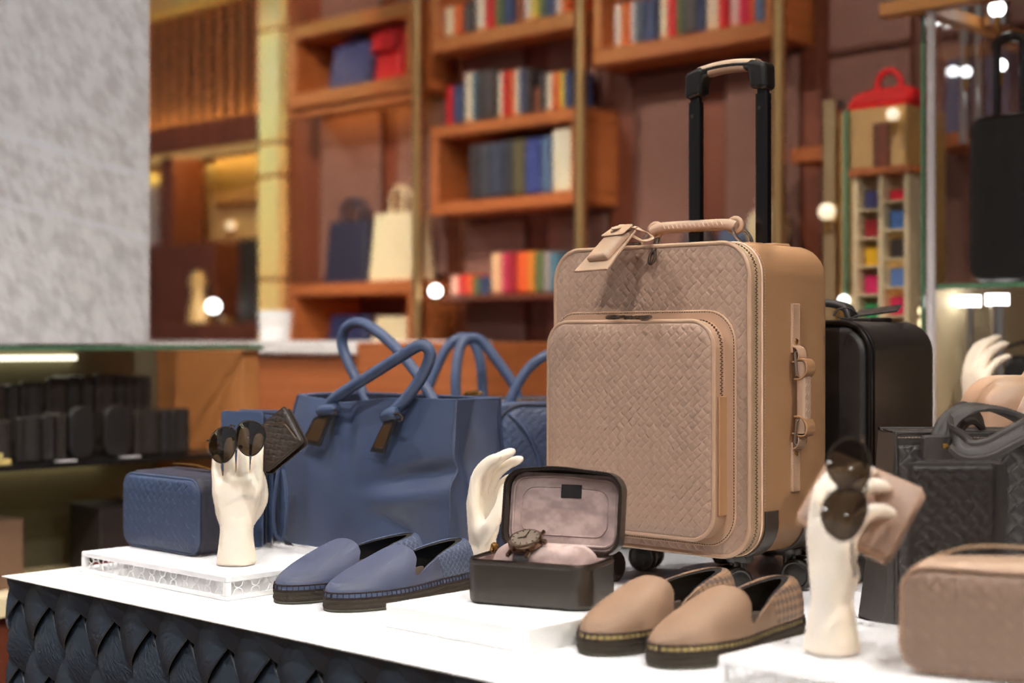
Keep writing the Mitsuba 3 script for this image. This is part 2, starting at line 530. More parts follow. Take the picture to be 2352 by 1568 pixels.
for lx, ly, lw in ((-2.6, 0.4, 'above the left end of the display table'), (-0.9, -0.5, 'in front of the display table'), (0.5, 1.2, 'right of the display table'), (-1.4, 2.2, 'above the black suitcase'), (-3.4, 2.0, 'above the wallet cabinet'), (0.3, -0.6, 'right behind the viewer')):  # unseen lights added to put highlights on the glossy goods
    k = thing('added_ceiling_light', 'added round ceiling light ' + lw, 'ceiling light', 'added ceiling lights')
    part(k, 'rim', X(tube(ring_pts((0, 0, 0), 0.10, 0.10, (1, 0, 0), (0, 1, 0), 32), 0.010, 8, True), (lx, ly, 3.345)), 'm_white_metal', True)
    lamp(k, 'diffuser', cyl((lx, ly, 3.335), (lx, ly, 3.349), 0.09, 28), WHITE * 14)

# marble-clad column on the left, standing behind the glass cabinet
solo('marble_column', box((-3.32, 0.4, 1.168), (-3.05, 1.985, 3.35), 0.002), 'm_marble', 'large pale grey veined marble column on the left, above the glass cabinet', 'column', smooth=False)

# pale gold column between the niche and the shelving
pc = thing('gold_column', 'tall pale gold column with dark seams between the slats and the shelf boxes', 'column')
zs = [0.0, 0.6, 1.005, 1.43, 1.86, 2.00, 2.47, 3.35]
for a, b in zip(zs[:-1], zs[1:]):
    part(pc, 'gold_block', box((-5.163, 3.88, a + 0.006), (-5.018, 3.94, b - 0.006), 0.004), 'm_gold', False)
part(pc, 'core', box((-5.155, 3.888, 0), (-5.03, 3.98, 3.35)), 'm_bronze_panel', False)

# ---------------------------------------------------------------- the display table with its giant woven leather front
tb = thing('display_table', 'long white display table with a dark woven leather front carrying the goods', 'table')
part(tb, 'tabletop', box((-2.27, 1.2, 0.7975), (-0.30, 2.60, 0.80), 0.0008), 'm_white', False)
part(tb, 'plinth', box((-2.262, 1.244, 0.0), (-0.31, 2.59, 0.7975)), 'm_dark', False)
fp = part(tb, 'front_panel', box((-2.266, 1.2315, 0.02), (-0.305, 1.244, 0.797)), 'm_dark', False)
rs = np.random.RandomState(4)
LC = 0.066


def leather_strip(cx, cz, fam, tone):
    nt, ns = 13, 5
    t, s = np.meshgrid(np.linspace(-0.94, 0.94, nt) * LC, np.linspace(-0.46, 0.46, ns) * LC, indexing='ij')
    tap = 1 - 0.30 * (t / (0.94 * LC)) ** 2
    h = 0.0215 * np.cos(np.pi * t / (1.92 * LC)) ** 0.9 + (0.20 if fam else -0.16) * s * np.cos(np.pi * t / (1.92 * LC)) - 0.004 * (2 * s / LC) ** 2
    d = np.array([1, 1]) / math.sqrt(2) if fam else np.array([1, -1]) / math.sqrt(2)
    e = np.array([1, -1]) / math.sqrt(2) if fam else np.array([1, 1]) / math.sqrt(2)
    px, pz = cx + t * d[0] + s * tap * e[0], cz + (t * d[1] + s * tap * e[1]) * 1.16
    px, pz = np.clip(px, -2.2655, None), np.clip(pz, None, 0.7965)
    top = np.stack([px, 1.2290 - h, pz], -1)
    bot = top + [0, 0.0032, 0]
    v, f, c, uv = [], [], [], []
    dark, edge = np.array(lin((44, 53, 64))) * tone, np.array(lin((120, 122, 124))) * tone
    for g, flip in ((top, False), (bot, True)):
        o = len(v) and sum(len(q) for q in v)
        v.append(g.reshape(-1, 3))
        i, j = np.meshgrid(np.arange(nt - 1), np.arange(ns - 1), indexing='ij')
        q = np.stack([i * ns + j, (i + 1) * ns + j, (i + 1) * ns + j + 1, i * ns + j + 1], -1).reshape(-1, 4) + o
        f.append(q[:, ::-1] if flip else q)
        c.append(np.tile(dark, (nt * ns, 1)))
        uv.append(np.stack([t / LC + cx * 7, s / LC + cz * 5], -1).reshape(-1, 2))
    for j in (0, ns - 1):
        o = sum(len(q) for q in v)
        v.append(np.vstack([top[:, j], bot[:, j]]))
        i = np.arange(nt - 1)
        f.append(np.stack([i, i + 1, i + 1 + nt, i + nt], -1) + o)
        c.append(np.tile(edge, (2 * nt, 1)))
        uv.append(np.tile([cx, cz], (2 * nt, 1)))
    m = tm(np.vstack(v), np.vstack(f))
    return m, np.vstack(c), np.vstack(uv)


low = []
for iu in range(-40, 20):
    for iv in range(-70, 0):
        cx, cz = (iu + iv + 1) * LC / math.sqrt(2), (iu - iv) * 1.16 * LC / math.sqrt(2)
        if not (-2.30 < cx < -0.33 and 0.05 < cz < 0.84):
            continue
        m, c, uv = leather_strip(cx, cz, (iu + iv) % 2 == 0, rs.uniform(0.82, 1.15))
        if cx < -1.0 and cz > 0.50:
            part(fp, 'leather_strip', m, 'm_strip', True, color=c, uv=uv)
        else:
            low.append((m, c, uv))
part(fp, 'woven_leather', cat([q[0] for q in low]), 'm_strip', True, stuff=True, color=np.vstack([q[1] for q in low]), uv=np.vstack([q[2] for q in low]))

# low white riser block under the watch case
solo('riser_block', box((-1.496, 1.332, 0.80), (-1.240, 1.62, 0.831), 0.0012), 'm_white', 'low plain white block under the open watch case', 'riser', smooth=False)


# ---------------------------------------------------------------- the two white wire risers
def wire_riser(x0, y0, label):
    w, d, h = 0.395, 0.295, 0.035
    k = thing('wire_riser', label, 'riser', 'white wire mesh risers on the table')
    z0, z1 = 0.80, 0.835
    x1, y1 = x0 + w, y0 + d
    b = 0.0085
    fr = []
    for za, zb in ((z0, z0 + 0.007), (z1 - 0.0085, z1)):
        fr += [box((x0, y0, za), (x1, y0 + b, zb), 0.001), box((x0, y1 - b, za), (x1, y1, zb), 0.001), box((x0, y0 + b, za), (x0 + b, y1 - b, zb), 0.001), box((x1 - b, y0 + b, za), (x1, y1 - b, zb), 0.001)]
    for x in (x0, x1 - b):
        for y in (y0, y1 - b):
            fr.append(box((x, y, z0 + 0.007), (x + b, y + b, z1 - 0.0085)))
    part(k, 'frame', cat(fr), 'm_white_metal', False)
    za, zb = z0 + 0.006, z1 - 0.0075
    for side, (p, q) in enumerate((((x0 + b, y0 + .004), (x1 - b, y0 + .004)), ((x1 - .004, y0 + b), (x1 - .004, y1 - b)), ((x0 + b, y1 - .004), (x1 - b, y1 - .004)), ((x0 + .004, y0 + b), (x0 + .004, y1 - b)))):
        p, q = np.array(p), np.array(q)
        L = np.linalg.norm(q - p)
        n = int(round(L / 0.0295))
        for i in range(n):
            for s in (1, -1):
                t = np.linspace(0, 1, 13)
                a = (i + 0.5 + s * (t - 0.5) * 0.92 + s * 0.085 * np.sin(4 * np.pi * t)) / n
                xy = p + (q - p) * a[:, None]
                path = np.column_stack([xy, za + (zb - za) * t])
                part(k, 'lattice_wire', tube(path, 0.00095, 5), 'm_white_metal', True)
    wires = []
    for fam in (0, 1):
        for c in np.arange(-d, w, 0.0125):
            t = np.linspace(0, d, 30)
            xx = x0 + c + t + 0.0016 * np.sin(t / 0.0125 * 2 * np.pi) if fam == 0 else x0 + c + d - t + 0.0016 * np.sin(t / 0.0125 * 2 * np.pi)
            yy = y0 + t - (0.0016 if fam else -0.0016) * np.sin(t / 0.0125 * 2 * np.pi) * 0.6
            ok = (xx > x0 + 0.004) & (xx < x1 - 0.004) & (yy > y0 + .004) & (yy < y1 - .004)
            if ok.sum() < 3:
                continue
            P = np.column_stack([xx, yy, np.full(30, z1 - 0.0016 - 0.0007 * fam)])[ok]
            wires.append(sweep(P, rr(0.0034, 0.0012, 0.0003, 1), (0, 0, 1)))
    part(k, 'mesh_top', cat(wires), 'm_white_metal', False, stuff=True)
    return k


wire_riser(-2.205, 1.305, 'white wire mesh riser carrying the blue pouch and the left hand display')
wire_riser(-0.972, 1.345, 'white wire mesh riser at the right, carrying the taupe pouch and the right hand display')

# ---------------------------------------------------------------- the taupe trolley suitcase
TAUPE = (150, 124, 107)
su = thing('suitcase', 'large taupe woven leather trolley suitcase with raised handle', 'suitcase')
SX0, SX1, SZ0, SZ1, SY0, SY1 = -1.618, -1.243, 0.862, 1.320, 1.80, 2.012
SW, SH, SCX, SCZ, SR = SX1 - SX0, SZ1 - SZ0, (SX0 + SX1) / 2, (SZ0 + SZ1) / 2, 0.05
part(su, 'body', X(slab(SW, SH, SR, SY0 + 0.029, SY1, 0.002, 0.022), (SCX, 0, SCZ)), 'm_tan', 40)
part(su, 'front_frame', X(slab(SW - 0.004, SH - 0.004, SR - 0.002, SY0 + 0.001, SY0 + 0.03, 0.001, 0), (SCX, 0, SCZ)), 'm_tape', 40, label='woven zipper tape band around the front edge')
woven(su, 'woven_front', X(panel(SW - 0.006, SH - 0.006, SR - 0.003, 0.0112, 0.0012, 0.00105, 0.0015, 0.02), (SCX, SY0, SCZ)), TAUPE, label='taupe woven leather front')


def loop3(w, h, r, y, cx=SCX, cz=SCZ, n=10):
    q = rr(w, h, r, n)
    return np.stack([cx + q[:, 0], np.full(len(q), y), cz + q[:, 1]], 1)


part(su, 'front_piping', tube(loop3(SW - 0.005, SH - 0.005, SR - 0.002, SY0), 0.0036, 10, True), 'm_tan_trim', True)
part(su, 'body_piping', tube(loop3(SW - 0.0012, SH - 0.0012, SR, SY0 + 0.0285), 0.0018, 8, True), 'm_tan_edge', True)
zl = loop3(SW - 0.004, SH - 0.004, SR - 0.002, SY0 + 0.0165)
part(su, 'zipper', boxes_on(zl, True, 0.0027, (0.0014, 0.0032, 0.0022), (0, 1, 0), 0.0006, 0.0013), 'm_dark_metal', False, label='dark metal zipper teeth', stuff=True)
part(su, 'stitching', cat(boxes_on(loop3(SW, SH, SR, SY0 + 0.0345), True, 0.0045, (0.003, 0.0008, 0.0007), (0, 1, 0), 0.0), boxes_on(loop3(SW - 0.004, SH - 0.004, SR - 0.002, SY0 + 0.006), True, 0.003, (0.0018, 0.001, 0.0006), (0, 1, 0), 0.0002)), 'm_tan_edge', False, stuff=True)

# front pocket
PX0, PX1, PZ0, PZ1, PY = -1.606, -1.285, 0.888, 1.206, 1.772
PCX, PCZ, PW, PH = (PX0 + PX1) / 2, (PZ0 + PZ1) / 2, PX1 - PX0, PZ1 - PZ0
pk = part(su, 'front_pocket', X(slab(PW, PH, 0.04, PY + 0.001, SY0, 0.001, 0), (PCX, 0, PCZ)), 'm_tan_trim', 40, label='raised pocket on the suitcase front')
woven(pk, 'woven_face', X(panel(PW - 0.004, PH - 0.004, 0.038, 0.0112, 0.0013, 0.00105, 0.0075, 0.03), (PCX, PY, PCZ)), TAUPE)
part(pk, 'piping', tube(loop3(PW - 0.003, PH - 0.003, 0.039, PY - 0.001, PCX, PCZ), 0.0036, 10, True), 'm_tan_trim', True)
part(pk, 'welt', X(slab(PW + 0.034, PH + 0.026, 0.05, SY0 - 0.0045, SY0, 0.0015, 0), (PCX + 0.002, 0, PCZ + 0.002)), 'm_tan_trim', 40)
wl = loop3(PW + 0.028, PH + 0.020, 0.047, SY0 - 0.0046, PCX + 0.002, PCZ + 0.002)
part(pk, 'stitching', boxes_on(wl, True, 0.0045, (0.0028, 0.0007, 0.0008), (0, 1, 0)), 'm_charcoal', False, stuff=True)
zq = loop3(PW + 0.001, PH + 0.001, 0.04, PY + 0.015, PCX, PCZ, 14)
n0 = len(zq)
sel = [i for i in range(n0) if zq[i, 2] > 1.09 or False]
zq = zq[sel]
order = np.argsort(np.arctan2(zq[:, 2] - 1.05, zq[:, 0] - PCX))
zq = zq[order]
zq = np.vstack([[PX1 + 0.0005, PY + 0.015, 1.098], zq, [PX0 - 0.0005, PY + 0.015, 1.098]])
part(pk, 'zipper', boxes_on(zq, False, 0.0027, (0.0014, 0.0034, 0.0024), (0, 1, 0), 0.0008, 0.0014), 'm_dark_metal', False, stuff=True)
part(pk, 'zipper_cover', X(box((PX1 - 0.001, PY + 0.006, 0.925), (PX1 + 0.0035, SY0 - 0.002, 1.096), 0.001)), 'm_tan', False)


def puller(p0, d, flat_n, ring=False):
    """A zip slider with a pull tab lying along d from p0."""
    p0, d, nn = np.asarray(p0, float), unit(d), unit(flat_n)
    s = np.cross(nn, d)
    M = basis(s, d, nn, p0)
    sl = B(box((-0.005, -0.007, 0), (0.005, 0.007, 0.006), 0.002), M)
    a = B(tube(np.array([[x, y, 0.005] for x, y in ring_pts((0, 0.012, 0), 0.004, 0.006, (1, 0, 0), (0, 1, 0), 16)[:, :2]]), 0.0012, 6, True), M)
    b = B(tube(np.array([[x, y, 0.004] for x, y in ring_pts((0, 0.028, 0), 0.0055, 0.011, (1, 0, 0), (0, 1, 0), 20)[:, :2]]), 0.0021, 8, True), M)
    return cat(sl, a, b)


part(pk, 'zip_pull', puller((-1.452, 1.783, 1.2075), (-1, -0.1, 0.02), (0, -0.3, 1)), 'm_dark_metal', True)
part(pk, 'zip_pull', puller((-1.438, 1.783, 1.2075), (1, -0.35, -0.02), (0, -0.3, 1)), 'm_dark_metal', True)
part(su, 'zip_pull', puller((-1.4632, 1.8150, 1.3201), (-1, -0.15, -0.02), (0, -0.2, 1)), 'm_dark_metal', True)
part(su, 'zip_pull', puller((-1.4173, 1.8080, 1.3244), (0.1, -0.45, -0.9), (0, -1, 0.2)), 'm_dark_metal', True)

# carrying handle on top
hz, hy = 1.346, 1.915
hp = curve([(-1.508, hy, hz + 0.004), (-1.485, hy, hz + 0.009), (-1.42, hy, hz + 0.009), (-1.365, hy, hz + 0.008), (-1.343, hy, hz + 0.003)], 36)
th = part(su, 'top_handle', sweep(hp, rr(0.030, 0.017, 0.008, 5), (0, 0, 1)), 'm_taupe_weave', True, label='padded woven top handle')
ww = []
for x in np.arange(-1.478, -1.36, 0.0085):
    ww.append(tube(np.array([[x, hy - 0.0155, hz + 0.012], [x + 0.004, hy - 0.0158, hz + 0.006]]), 0.0008, 5))
part(th, 'weave_slits', cat(ww), 'm_tan_edge', True)
for x, s in ((-1.503, -1), (-1.350, 1)):
    part(th, 'ring', tube(ring_pts((x + s * 0.012, hy, 1.336), 0.02, 0.017, (0, 1, 0), unit((-s * 0.55, 0, 0.83)), 24), 0.0024, 8, True), 'm_chrome', True, label='steel ring')
    part(th, 'end_loop', tube(ring_pts((x, hy - 0.002, hz + 0.006), 0.012, 0.0105, (1, 0, 0), (0, 0, 1), 24), 0.0042, 8, True), 'm_tan_trim', True)
    part(th, 'mount', box((x + s * 0.020 - 0.02, hy - 0.02, 1.316), (x + s * 0.020 + 0.02, hy + 0.02, 1.3245), 0.003), 'm_tan', False)

# telescopic trolley handle
tr = part(su, 'trolley_handle', box((-1.485, 1.925, 1.314), (-1.285, 1.968, 1.3235), 0.003), 'm_tan', False, label='raised black telescopic handle with taupe grip')
for x, zt in ((-1.448, 1.553), (-1.321, 1.553)):
    part(tr, 'pole', sweep(np.array([(x, 1.946, 1.318), (x, 1.946, zt)]), rr(0.0215, 0.016, 0.004, 5), (0, 1, 0)), 'm_black_gloss', 40)
    part(tr, 'neck', box((x - 0.0085, 1.94, 1.548), (x + 0.0085, 1.952, 1.562), 0.002), 'm_black_plastic', False)
    part(tr, 'button', cyl((x - 0.002, 1.9385, 1.531), (x - 0.002, 1.9372, 1.531), 0.0032, 16), 'm_dark_metal', 40)
    sx = 1 if x < -1.4 else -1
    g = m3.Manifold.batch_boolean([m3.Manifold.hull_points(np.vstack([np.array(ball((x + dx, 1.946 + dy, dz), r, 2).vertices) for dx, dy, dz, r in q])) for q in (
        [(-0.006 * sx, 0.008, 1.566, 0.008), (-0.006 * sx, -0.008, 1.566, 0.008), (0.010 * sx, 0.008, 1.568, 0.007), (0.01 * sx, -0.008, 1.568, 0.007), (-0.004 * sx, 0.008, 1.592, 0.009), (-0.004 * sx, -0.008, 1.592, 0.009), (0.014 * sx, 0.008, 1.598, 0.008), (0.014 * sx, -0.008, 1.598, 0.008)],
        [(0.004 * sx, 0.007, 1.594, 0.009), (0.004 * sx, -0.007, 1.594, 0.009), (0.03 * sx, 0.003, 1.5995, 0.0085), (0.03 * sx, -0.003, 1.5995, 0.0085)])], m3.OpType.Add)
    part(tr, 'corner', unman(g), 'm_black_plastic', 50)
gp = curve([(-1.438, 1.946, 1.598), (-1.41, 1.946, 1.6015), (-1.385, 1.946, 1.6025), (-1.36, 1.946, 1.6015), (-1.331, 1.946, 1.598)], 24)
part(tr, 'grip', sweep(gp, rr(0.023, 0.02, 0.008, 5), (0, 0, 1)), 'm_tan_trim', 50, label='taupe leather grip')
part(tr, 'grip_band', sweep(gp + [0, -0.0028, 0.0002], rr(0.021, 0.0045, 0.002, 3), (0, 0, 1)), 'm_black_plastic', 50)

# side carrying handle
sx = SX1
sy = 1.912
shd = part(su, 'side_handle', sweep(np.array([(sx + 0.016, sy, z) for z in np.linspace(1.040, 1.146, 12)]), rr(0.020, 0.015, 0.004, 3), (1, 0, 0)), 'm_taupe_weave', 40, label='woven side carrying handle between two stitched tabs')
for za, zb in ((1.158, 1.231), (0.954, 1.027)):
    part(shd, 'tab', box((sx - 0.001, sy - 0.0105, za), (sx + 0.003, sy + 0.0105, zb), 0.001), 'm_tan_trim', False)
for zc, s in ((1.154, 1), (1.031, -1)):
    lp = curve([(sx + 0.003, sy, zc + s * 0.014), (sx + 0.010, sy, zc + s * 0.010), (sx + 0.0135, sy, zc), (sx + 0.010, sy, zc - s * 0.008), (sx + 0.002, sy, zc - s * 0.009)], 20)
    part(shd, 'tab_loop', strap(lp, 0.021, 0.0025, side=(0, 1, 0)), 'm_tan_trim', 40)
    lp = curve([(sx + 0.006, sy, zc - s * 0.034), (sx + 0.018, sy, zc - s * 0.033), (sx + 0.027, sy, zc - s * 0.022), (sx + 0.025, sy, zc - s * 0.008), (sx + 0.012, sy, zc - s * 0.006), (sx + 0.010, sy, zc - s * 0.016), (sx + 0.010, sy, zc - s * 0.03)], 28)
    part(shd, 'grip_loop', strap(lp, 0.023, 0.003, side=(0, 1, 0)), 'm_tan', 40)
    part(shd, 'ring', tube(np.array([(sx + 0.010, sy - 0.0145, zc + s * 0.004), (sx + 0.013, sy - 0.0145, zc - s * 0.026), (sx + 0.014, sy - 0.012, zc - s * 0.03), (sx + 0.014, sy + 0.012, zc - s * 0.03), (sx + 0.013, sy + 0.0145, zc - s * 0.026), (sx + 0.010, sy + 0.0145, zc + s * 0.004), (sx + 0.010, sy + 0.012, zc + s * 0.007), (sx + 0.010, sy - 0.012, zc + s * 0.007)]), 0.0019, 8, True), 'm_chrome', True)
    part(shd, 'rivet', X(revolve([(0, 0.002), (0.0035, 0.0016), (0.0045, 0.0), (0.0001, 0.0)], 20), (sx + 0.003, sy, zc + s * 0.021), ry=90), 'm_brass', 40)
    e0 = 1.229 if s > 0 else 0.956
    part(shd, 'stitching', cat([boxes_on(np.array([(sx + 0.0032, sy + q * 0.0085, zc + s * 0.016), (sx + 0.0032, sy + q * 0.0085, e0)]), False, 0.004, (0.0025, 0.0006, 0.0006), (0, 1, 0)) for q in (-1, 1)]), 'm_tan_edge', False, stuff=True)
zz = []
for z in np.arange(1.046, 1.140, 0.0125):
    for q in (-1, 1):
        zz.append(tube(np.array([(sx + 0.0234, sy + q * 0.0074, z), (sx + 0.0235, sy + q * 0.0038, z + 0.006), (sx + 0.0235, sy, z + 0.0005)]), 0.0005, 5))
part(shd, 'weave_slits', cat(zz), 'm_tan_edge', True, stuff=True)

# corner guards and casters
for x, s in ((SX1, 1), (SX0, -1)):
    for y0, y1 in ((SY0 + 0.034, SY0 + 0.066), (SY1 - 0.075, SY1 - 0.04)):
        th_ = np.radians(np.linspace(-100, 8, 16))
        cx, cz = x - s * SR, SZ0 + SR
        pts = [(cx + s * (SR + 0.001) * math.cos(a), (y0 + y1) / 2, cz + (SR + 0.001) * math.sin(a)) for a in th_] + [(x + s * 0.001, (y0 + y1) / 2, SZ0 + SR + 0.018)]
        ups = np.array([(s * math.cos(a), 0, math.sin(a)) for a in th_] + [(s, 0, 0)])
        part(su, 'corner_guard', sweep(np.array(pts), rr(y1 - y0, 0.006, 0.002, 3), ups), 'm_case_leather', 40, label='dark corner guard')


def caster(x, y, turn):
    c = part(su, 'caster', cat(X(revolve([(0.001, 0.0), (0.018, 0), (0.020, 0.004), (0.020, 0.010), (0.001, 0.010)], 24), (x, y, 0.852)), X(cyl((0, 0, 0.022), (0, 0, 0.054), 0.010, 20), (x, y, 0.80)), X(box((-0.012, -0.008, 0.016), (0.008, 0.008, 0.042), 0.004), (x, y, 0.80), turn)), 'm_black_plastic', 40, label='black twin wheel caster')
    for s in (-1, 1):
        w = revolve([(0.004, -0.0085), (0.016, -0.0085), (0.0175, -0.0075), (0.020, -0.008), (0.0235, -0.005), (0.0235, 0.005), (0.020, 0.008), (0.0175, 0.0075), (0.016, 0.0085), (0.004, 0.0085)], 28)
        part(c, 'wheel', X(X(X(w, (0, 0, 0), rx=90), (-0.014, s * 0.0175, 0.0235)), (x, y, 0.80), turn), 'm_black_plastic', 40)
    return c


caster(SX0 + 0.075, SY0 + 0.046, 100)
caster(SX1 - 0.052, SY0 + 0.046, 65)
caster(SX0 + 0.07, SY1 - 0.045, 20)
caster(SX1 - 0.045, SY1 - 0.045, 200)

# luggage tag
lt = thing('luggage_tag', 'taupe leather luggage tag with a snap pocket hanging on the large taupe suitcase', 'luggage tag')
TA, TB, TC, TD = (np.array(q) for q in ((-1.4240, 1.7674, 1.3396), (-1.4240, 1.7439, 1.3191), (-1.4381, 1.7167, 1.2794), (-1.5162, 1.7321, 1.2785)))
TE = np.array((-1.4806, 1.7798, 1.3425))
nrm = unit(np.cross(TC - TD, TE - TD))
nrm = nrm if nrm @ FW < 0 else -nrm


def plate(pts, n, t0, t1, inset=0.0012):
    pts = np.array(pts)
    c = pts.mean(0)
    sm = c + (pts - c) * (1 - inset / np.linalg.norm(pts - c, axis=1)[:, None])
    return fix(loft([sm + n * t0, pts + n * (t0 + inset * 0.7), pts + n * (t1 - inset * 0.7), sm + n * t1]))


def quad_round(pts, r, n=5):
    out = []
    m = len(pts)
    for i in range(m):
        a, b, c = pts[i - 1], pts[i], pts[(i + 1) % m]
        p, q = b + unit(a - b) * r, b + unit(c - b) * r
        for t in np.linspace(0, 1, n):
            out.append((1 - t) ** 2 * p + 2 * t * (1 - t) * b + t * t * q)
    return np.array(out)


part(lt, 'back_plate', plate(quad_round(np.array([TD, TC, TA, TE]), 0.002, 3), nrm, 0, 0.0035), 'm_tan_trim', 30)
u, v = unit(TC - TD), unit(TE - TD)


def on_tag(a, b, d=0.0):
    return TD + (TC - TD) * a + (TE - TD) * b + nrm * d


pf = []
for d, ins in ((0.0035, 0.0), (0.009, 0.0), (0.0125, 0.05), (0.0130, 0.14)):
    pf.append(quad_round(np.array([on_tag(0.20 + ins, 0.22 + ins * 0.7, d), on_tag(0.80 - ins, 0.22 + ins * 0.7, d), on_tag(0.76 - ins, 0.80, d), on_tag(0.16 + ins, 0.80, d)]), 0.003, 4))
part(lt, 'pocket', fix(loft(pf)), 'm_tan_trim', 40)
part(lt, 'flap', plate(quad_round(np.array([on_tag(0.12, 0.70, 0.0125), on_tag(0.80, 0.70, 0.0125), on_tag(0.76, 0.985, 0.009), on_tag(0.2, 0.985, 0.009)]), 0.006, 6), nrm, 0.0008, 0.0032), 'm_tan_trim', 40)
part(lt, 'snap', B(revolve([(0, 0.0022), (0.0045, 0.0018), (0.006, 0), (0.0001, 0)], 20), basis(u, np.cross(nrm, u), nrm, on_tag(0.40, 0.83, 0.0155))), 'm_tan_trim', 40)
part(lt, 'strap', strap(curve([on_tag(0.72, 1.0, 0.002), np.array((-1.4597, 1.7720, 1.3495)), np.array((-1.4478, 1.7834, 1.3482)), np.array((-1.4320, 1.7846, 1.3429)), np.array((-1.4297, 1.8005, 1.3377)), np.array((-1.4254, 1.8046, 1.3305)), np.array((-1.4188, 1.7764, 1.3249)), np.array((-1.4277, 1.7638, 1.3312)), np.array((-1.4367, 1.7594, 1.3360))], 60), 0.007, 0.0018, unit(UP - 0.6 * FW)), 'm_tan_trim', 40)
part(lt, 'strap_end', strap(np.array([(-1.4564, 1.7476, 1.3435), (-1.4482, 1.7581, 1.3462), (-1.4407, 1.7694, 1.3490)]), 0.007, 0.0018, unit(UP - 0.6 * FW)), 'm_tan_trim', 40)
part(lt, 'buckle', cat(tube(np.array([(-1.4361, 1.7669, 1.3500), (-1.4315, 1.7685, 1.3498), (-1.4317, 1.7656, 1.3412), (-1.4358, 1.7644, 1.3414)]), 0.0011, 6, True)), 'm_chrome', True)

# ---------------------------------------------------------------- mannequin hands
FL = {'index': (0.040, 0.026, 0.021), 'middle': (0.044, 0.029, 0.022), 'ring': (0.041, 0.027, 0.021), 'pinky': (0.033, 0.021, 0.018)}
FB = {'index': (0.029, 0.122, 0.0098), 'middle': (0.0095, 0.127, 0.0100), 'ring': (-0.0095, 0.124, 0.0095), 'pinky': (-0.0275, 0.115, 0.0083)}


def hand_mesh(curls, splay, thumb, mirror, base_r=(0.030, 0.032), lean=0.0, res=0.0032):
    """A left or right hand standing on its forearm: z up, palm facing +x, thumb on the +y side (-y when mirrored)."""
    def ell(c, rx, ry, n=20):
        a = np.arange(n) * 2 * np.pi / n
        return np.stack([c[0] + rx * np.cos(a), c[1] + ry * np.sin(a), np.full(n, c[2])], 1)

    def hull(*p):
        return m3.Manifold.hull_points(np.vstack(p))

    def sp(c, r):
        return np.asarray(ball(c, r, 2).vertices)

    def bone(a, ra, b, rb):
        return hull(sp(a, ra), sp(b, rb))

    bones = []
    lv = [(0.0, base_r[0], base_r[1]), (0.022, base_r[0] * 0.88, base_r[1] * 0.90), (0.042, 0.0225, 0.026), (0.058, 0.0195, 0.0255), (0.072, 0.0180, 0.0275)]
    for (z0, a0, b0), (z1, a1, b1) in zip(lv[:-1], lv[1:]):
        bones.append(hull(ell((lean * z0, 0, z0), a0, b0), ell((lean * z1, 0, z1), a1, b1)))
    FR = 1.02
    W = [(0, 0.016, 0.068, 0.0145), (0, -0.015, 0.068, 0.014)]
    kn = {f: np.array([0.0, FB[f][0], FB[f][1]]) for f in FB}
    fs = list(FB)
    for a, b in zip(fs[:-1], fs[1:]):
        bones.append(hull(sp(kn[a], 0.0115), sp(kn[b], 0.0108), sp(W[0][:3], W[0][3]), sp(W[1][:3], W[1][3])))
    bones.append(hull(sp((0.007, 0.024, 0.082), 0.0135), sp((0.006, 0.018, 0.066), 0.012), sp((0.002, 0.020, 0.105), 0.010)))
    bones.append(hull(sp((0.006, -0.021, 0.080), 0.0125), sp((0.004, -0.014, 0.066), 0.012), sp((0.002, -0.022, 0.10), 0.010)))
    tips = {}
    for f in fs:
        y, z, r = FB[f]
        p = np.array([0.0, y, z])
        ang, sy = 0.0, math.radians(splay[f])
        rad = [r * 1.03 * FR, r * 0.95 * FR, r * 0.88 * FR, r * 0.70 * FR]
        for k, L in enumerate(FL[f]):
            ang += math.radians(curls[f][k])
            d = np.array([math.sin(ang), math.sin(sy) * math.cos(ang), math.cos(ang) * math.cos(sy)])
            q = p + d * L
            bones.append(bone(p, rad[k], q, rad[k + 1]))
            p = q
        tips[f] = p
    p = np.array(thumb[0], float)
    rr_ = [0.0135, 0.0112, 0.0098, 0.0078]
    for k, q in enumerate(thumb[1:]):
        q = np.array(q, float)
        bones.append(bone(p, rr_[k], q, rr_[k + 1]))
        p = q
    M = m3.Manifold.batch_boolean(bones, m3.OpType.Add).refine_to_length(res)
    m = unman(M)
    trimesh.smoothing.filter_taubin(m, 0.5, -0.51, 14)
    v = m.vertices.copy()
    v[:, 2] = np.maximum(v[:, 2], 0)
    m.vertices = v
    if mirror:
        m.vertices = m.vertices * [1, -1, 1]
        m.faces = m.faces[:, ::-1]
    return m


def place_axes(x, o, s=1.0):
    """Local x along the ground direction x, z up, origin o."""
    x = unit(np.array([x[0], x[1], 0.0]))
    M = basis(x, np.cross(UP, x), UP, o)
    M[:3, :3] *= s
    return M


def along(a, b):
    """Ground direction: a parts away from the viewer's side, b parts to the right."""
    return a * FW + b * RT


h1 = hand_mesh({'index': (6, 28, 30), 'middle': (8, 30, 30), 'ring': (14, 34, 34), 'pinky': (18, 36, 34)}, {'index': 3, 'middle': 0.5, 'ring': -2.5, 'pinky': -6.5},
               [(0.012, 0.026, 0.078), (0.026, 0.037, 0.097), (0.034, 0.036, 0.122), (0.036, 0.028, 0.145)], True)
solo('mannequin_hand', B(h1, place_axes(along(1, -0.12), (-1.9054, 1.3925, 0.8350))), 'm_hand', 'pale cream mannequin hand on the left riser holding sunglasses and a brown wallet', 'mannequin hand', smooth=True)
h2 = hand_mesh({'index': (10, 32, 22), 'middle': (18, 30, 20), 'ring': (24, 30, 18), 'pinky': (30, 28, 16)}, {'index': 3, 'middle': 0, 'ring': -2, 'pinky': -5},
               [(0.012, 0.024, 0.072), (0.034, 0.033, 0.090), (0.048, 0.030, 0.117), (0.050, 0.024, 0.145)], True)
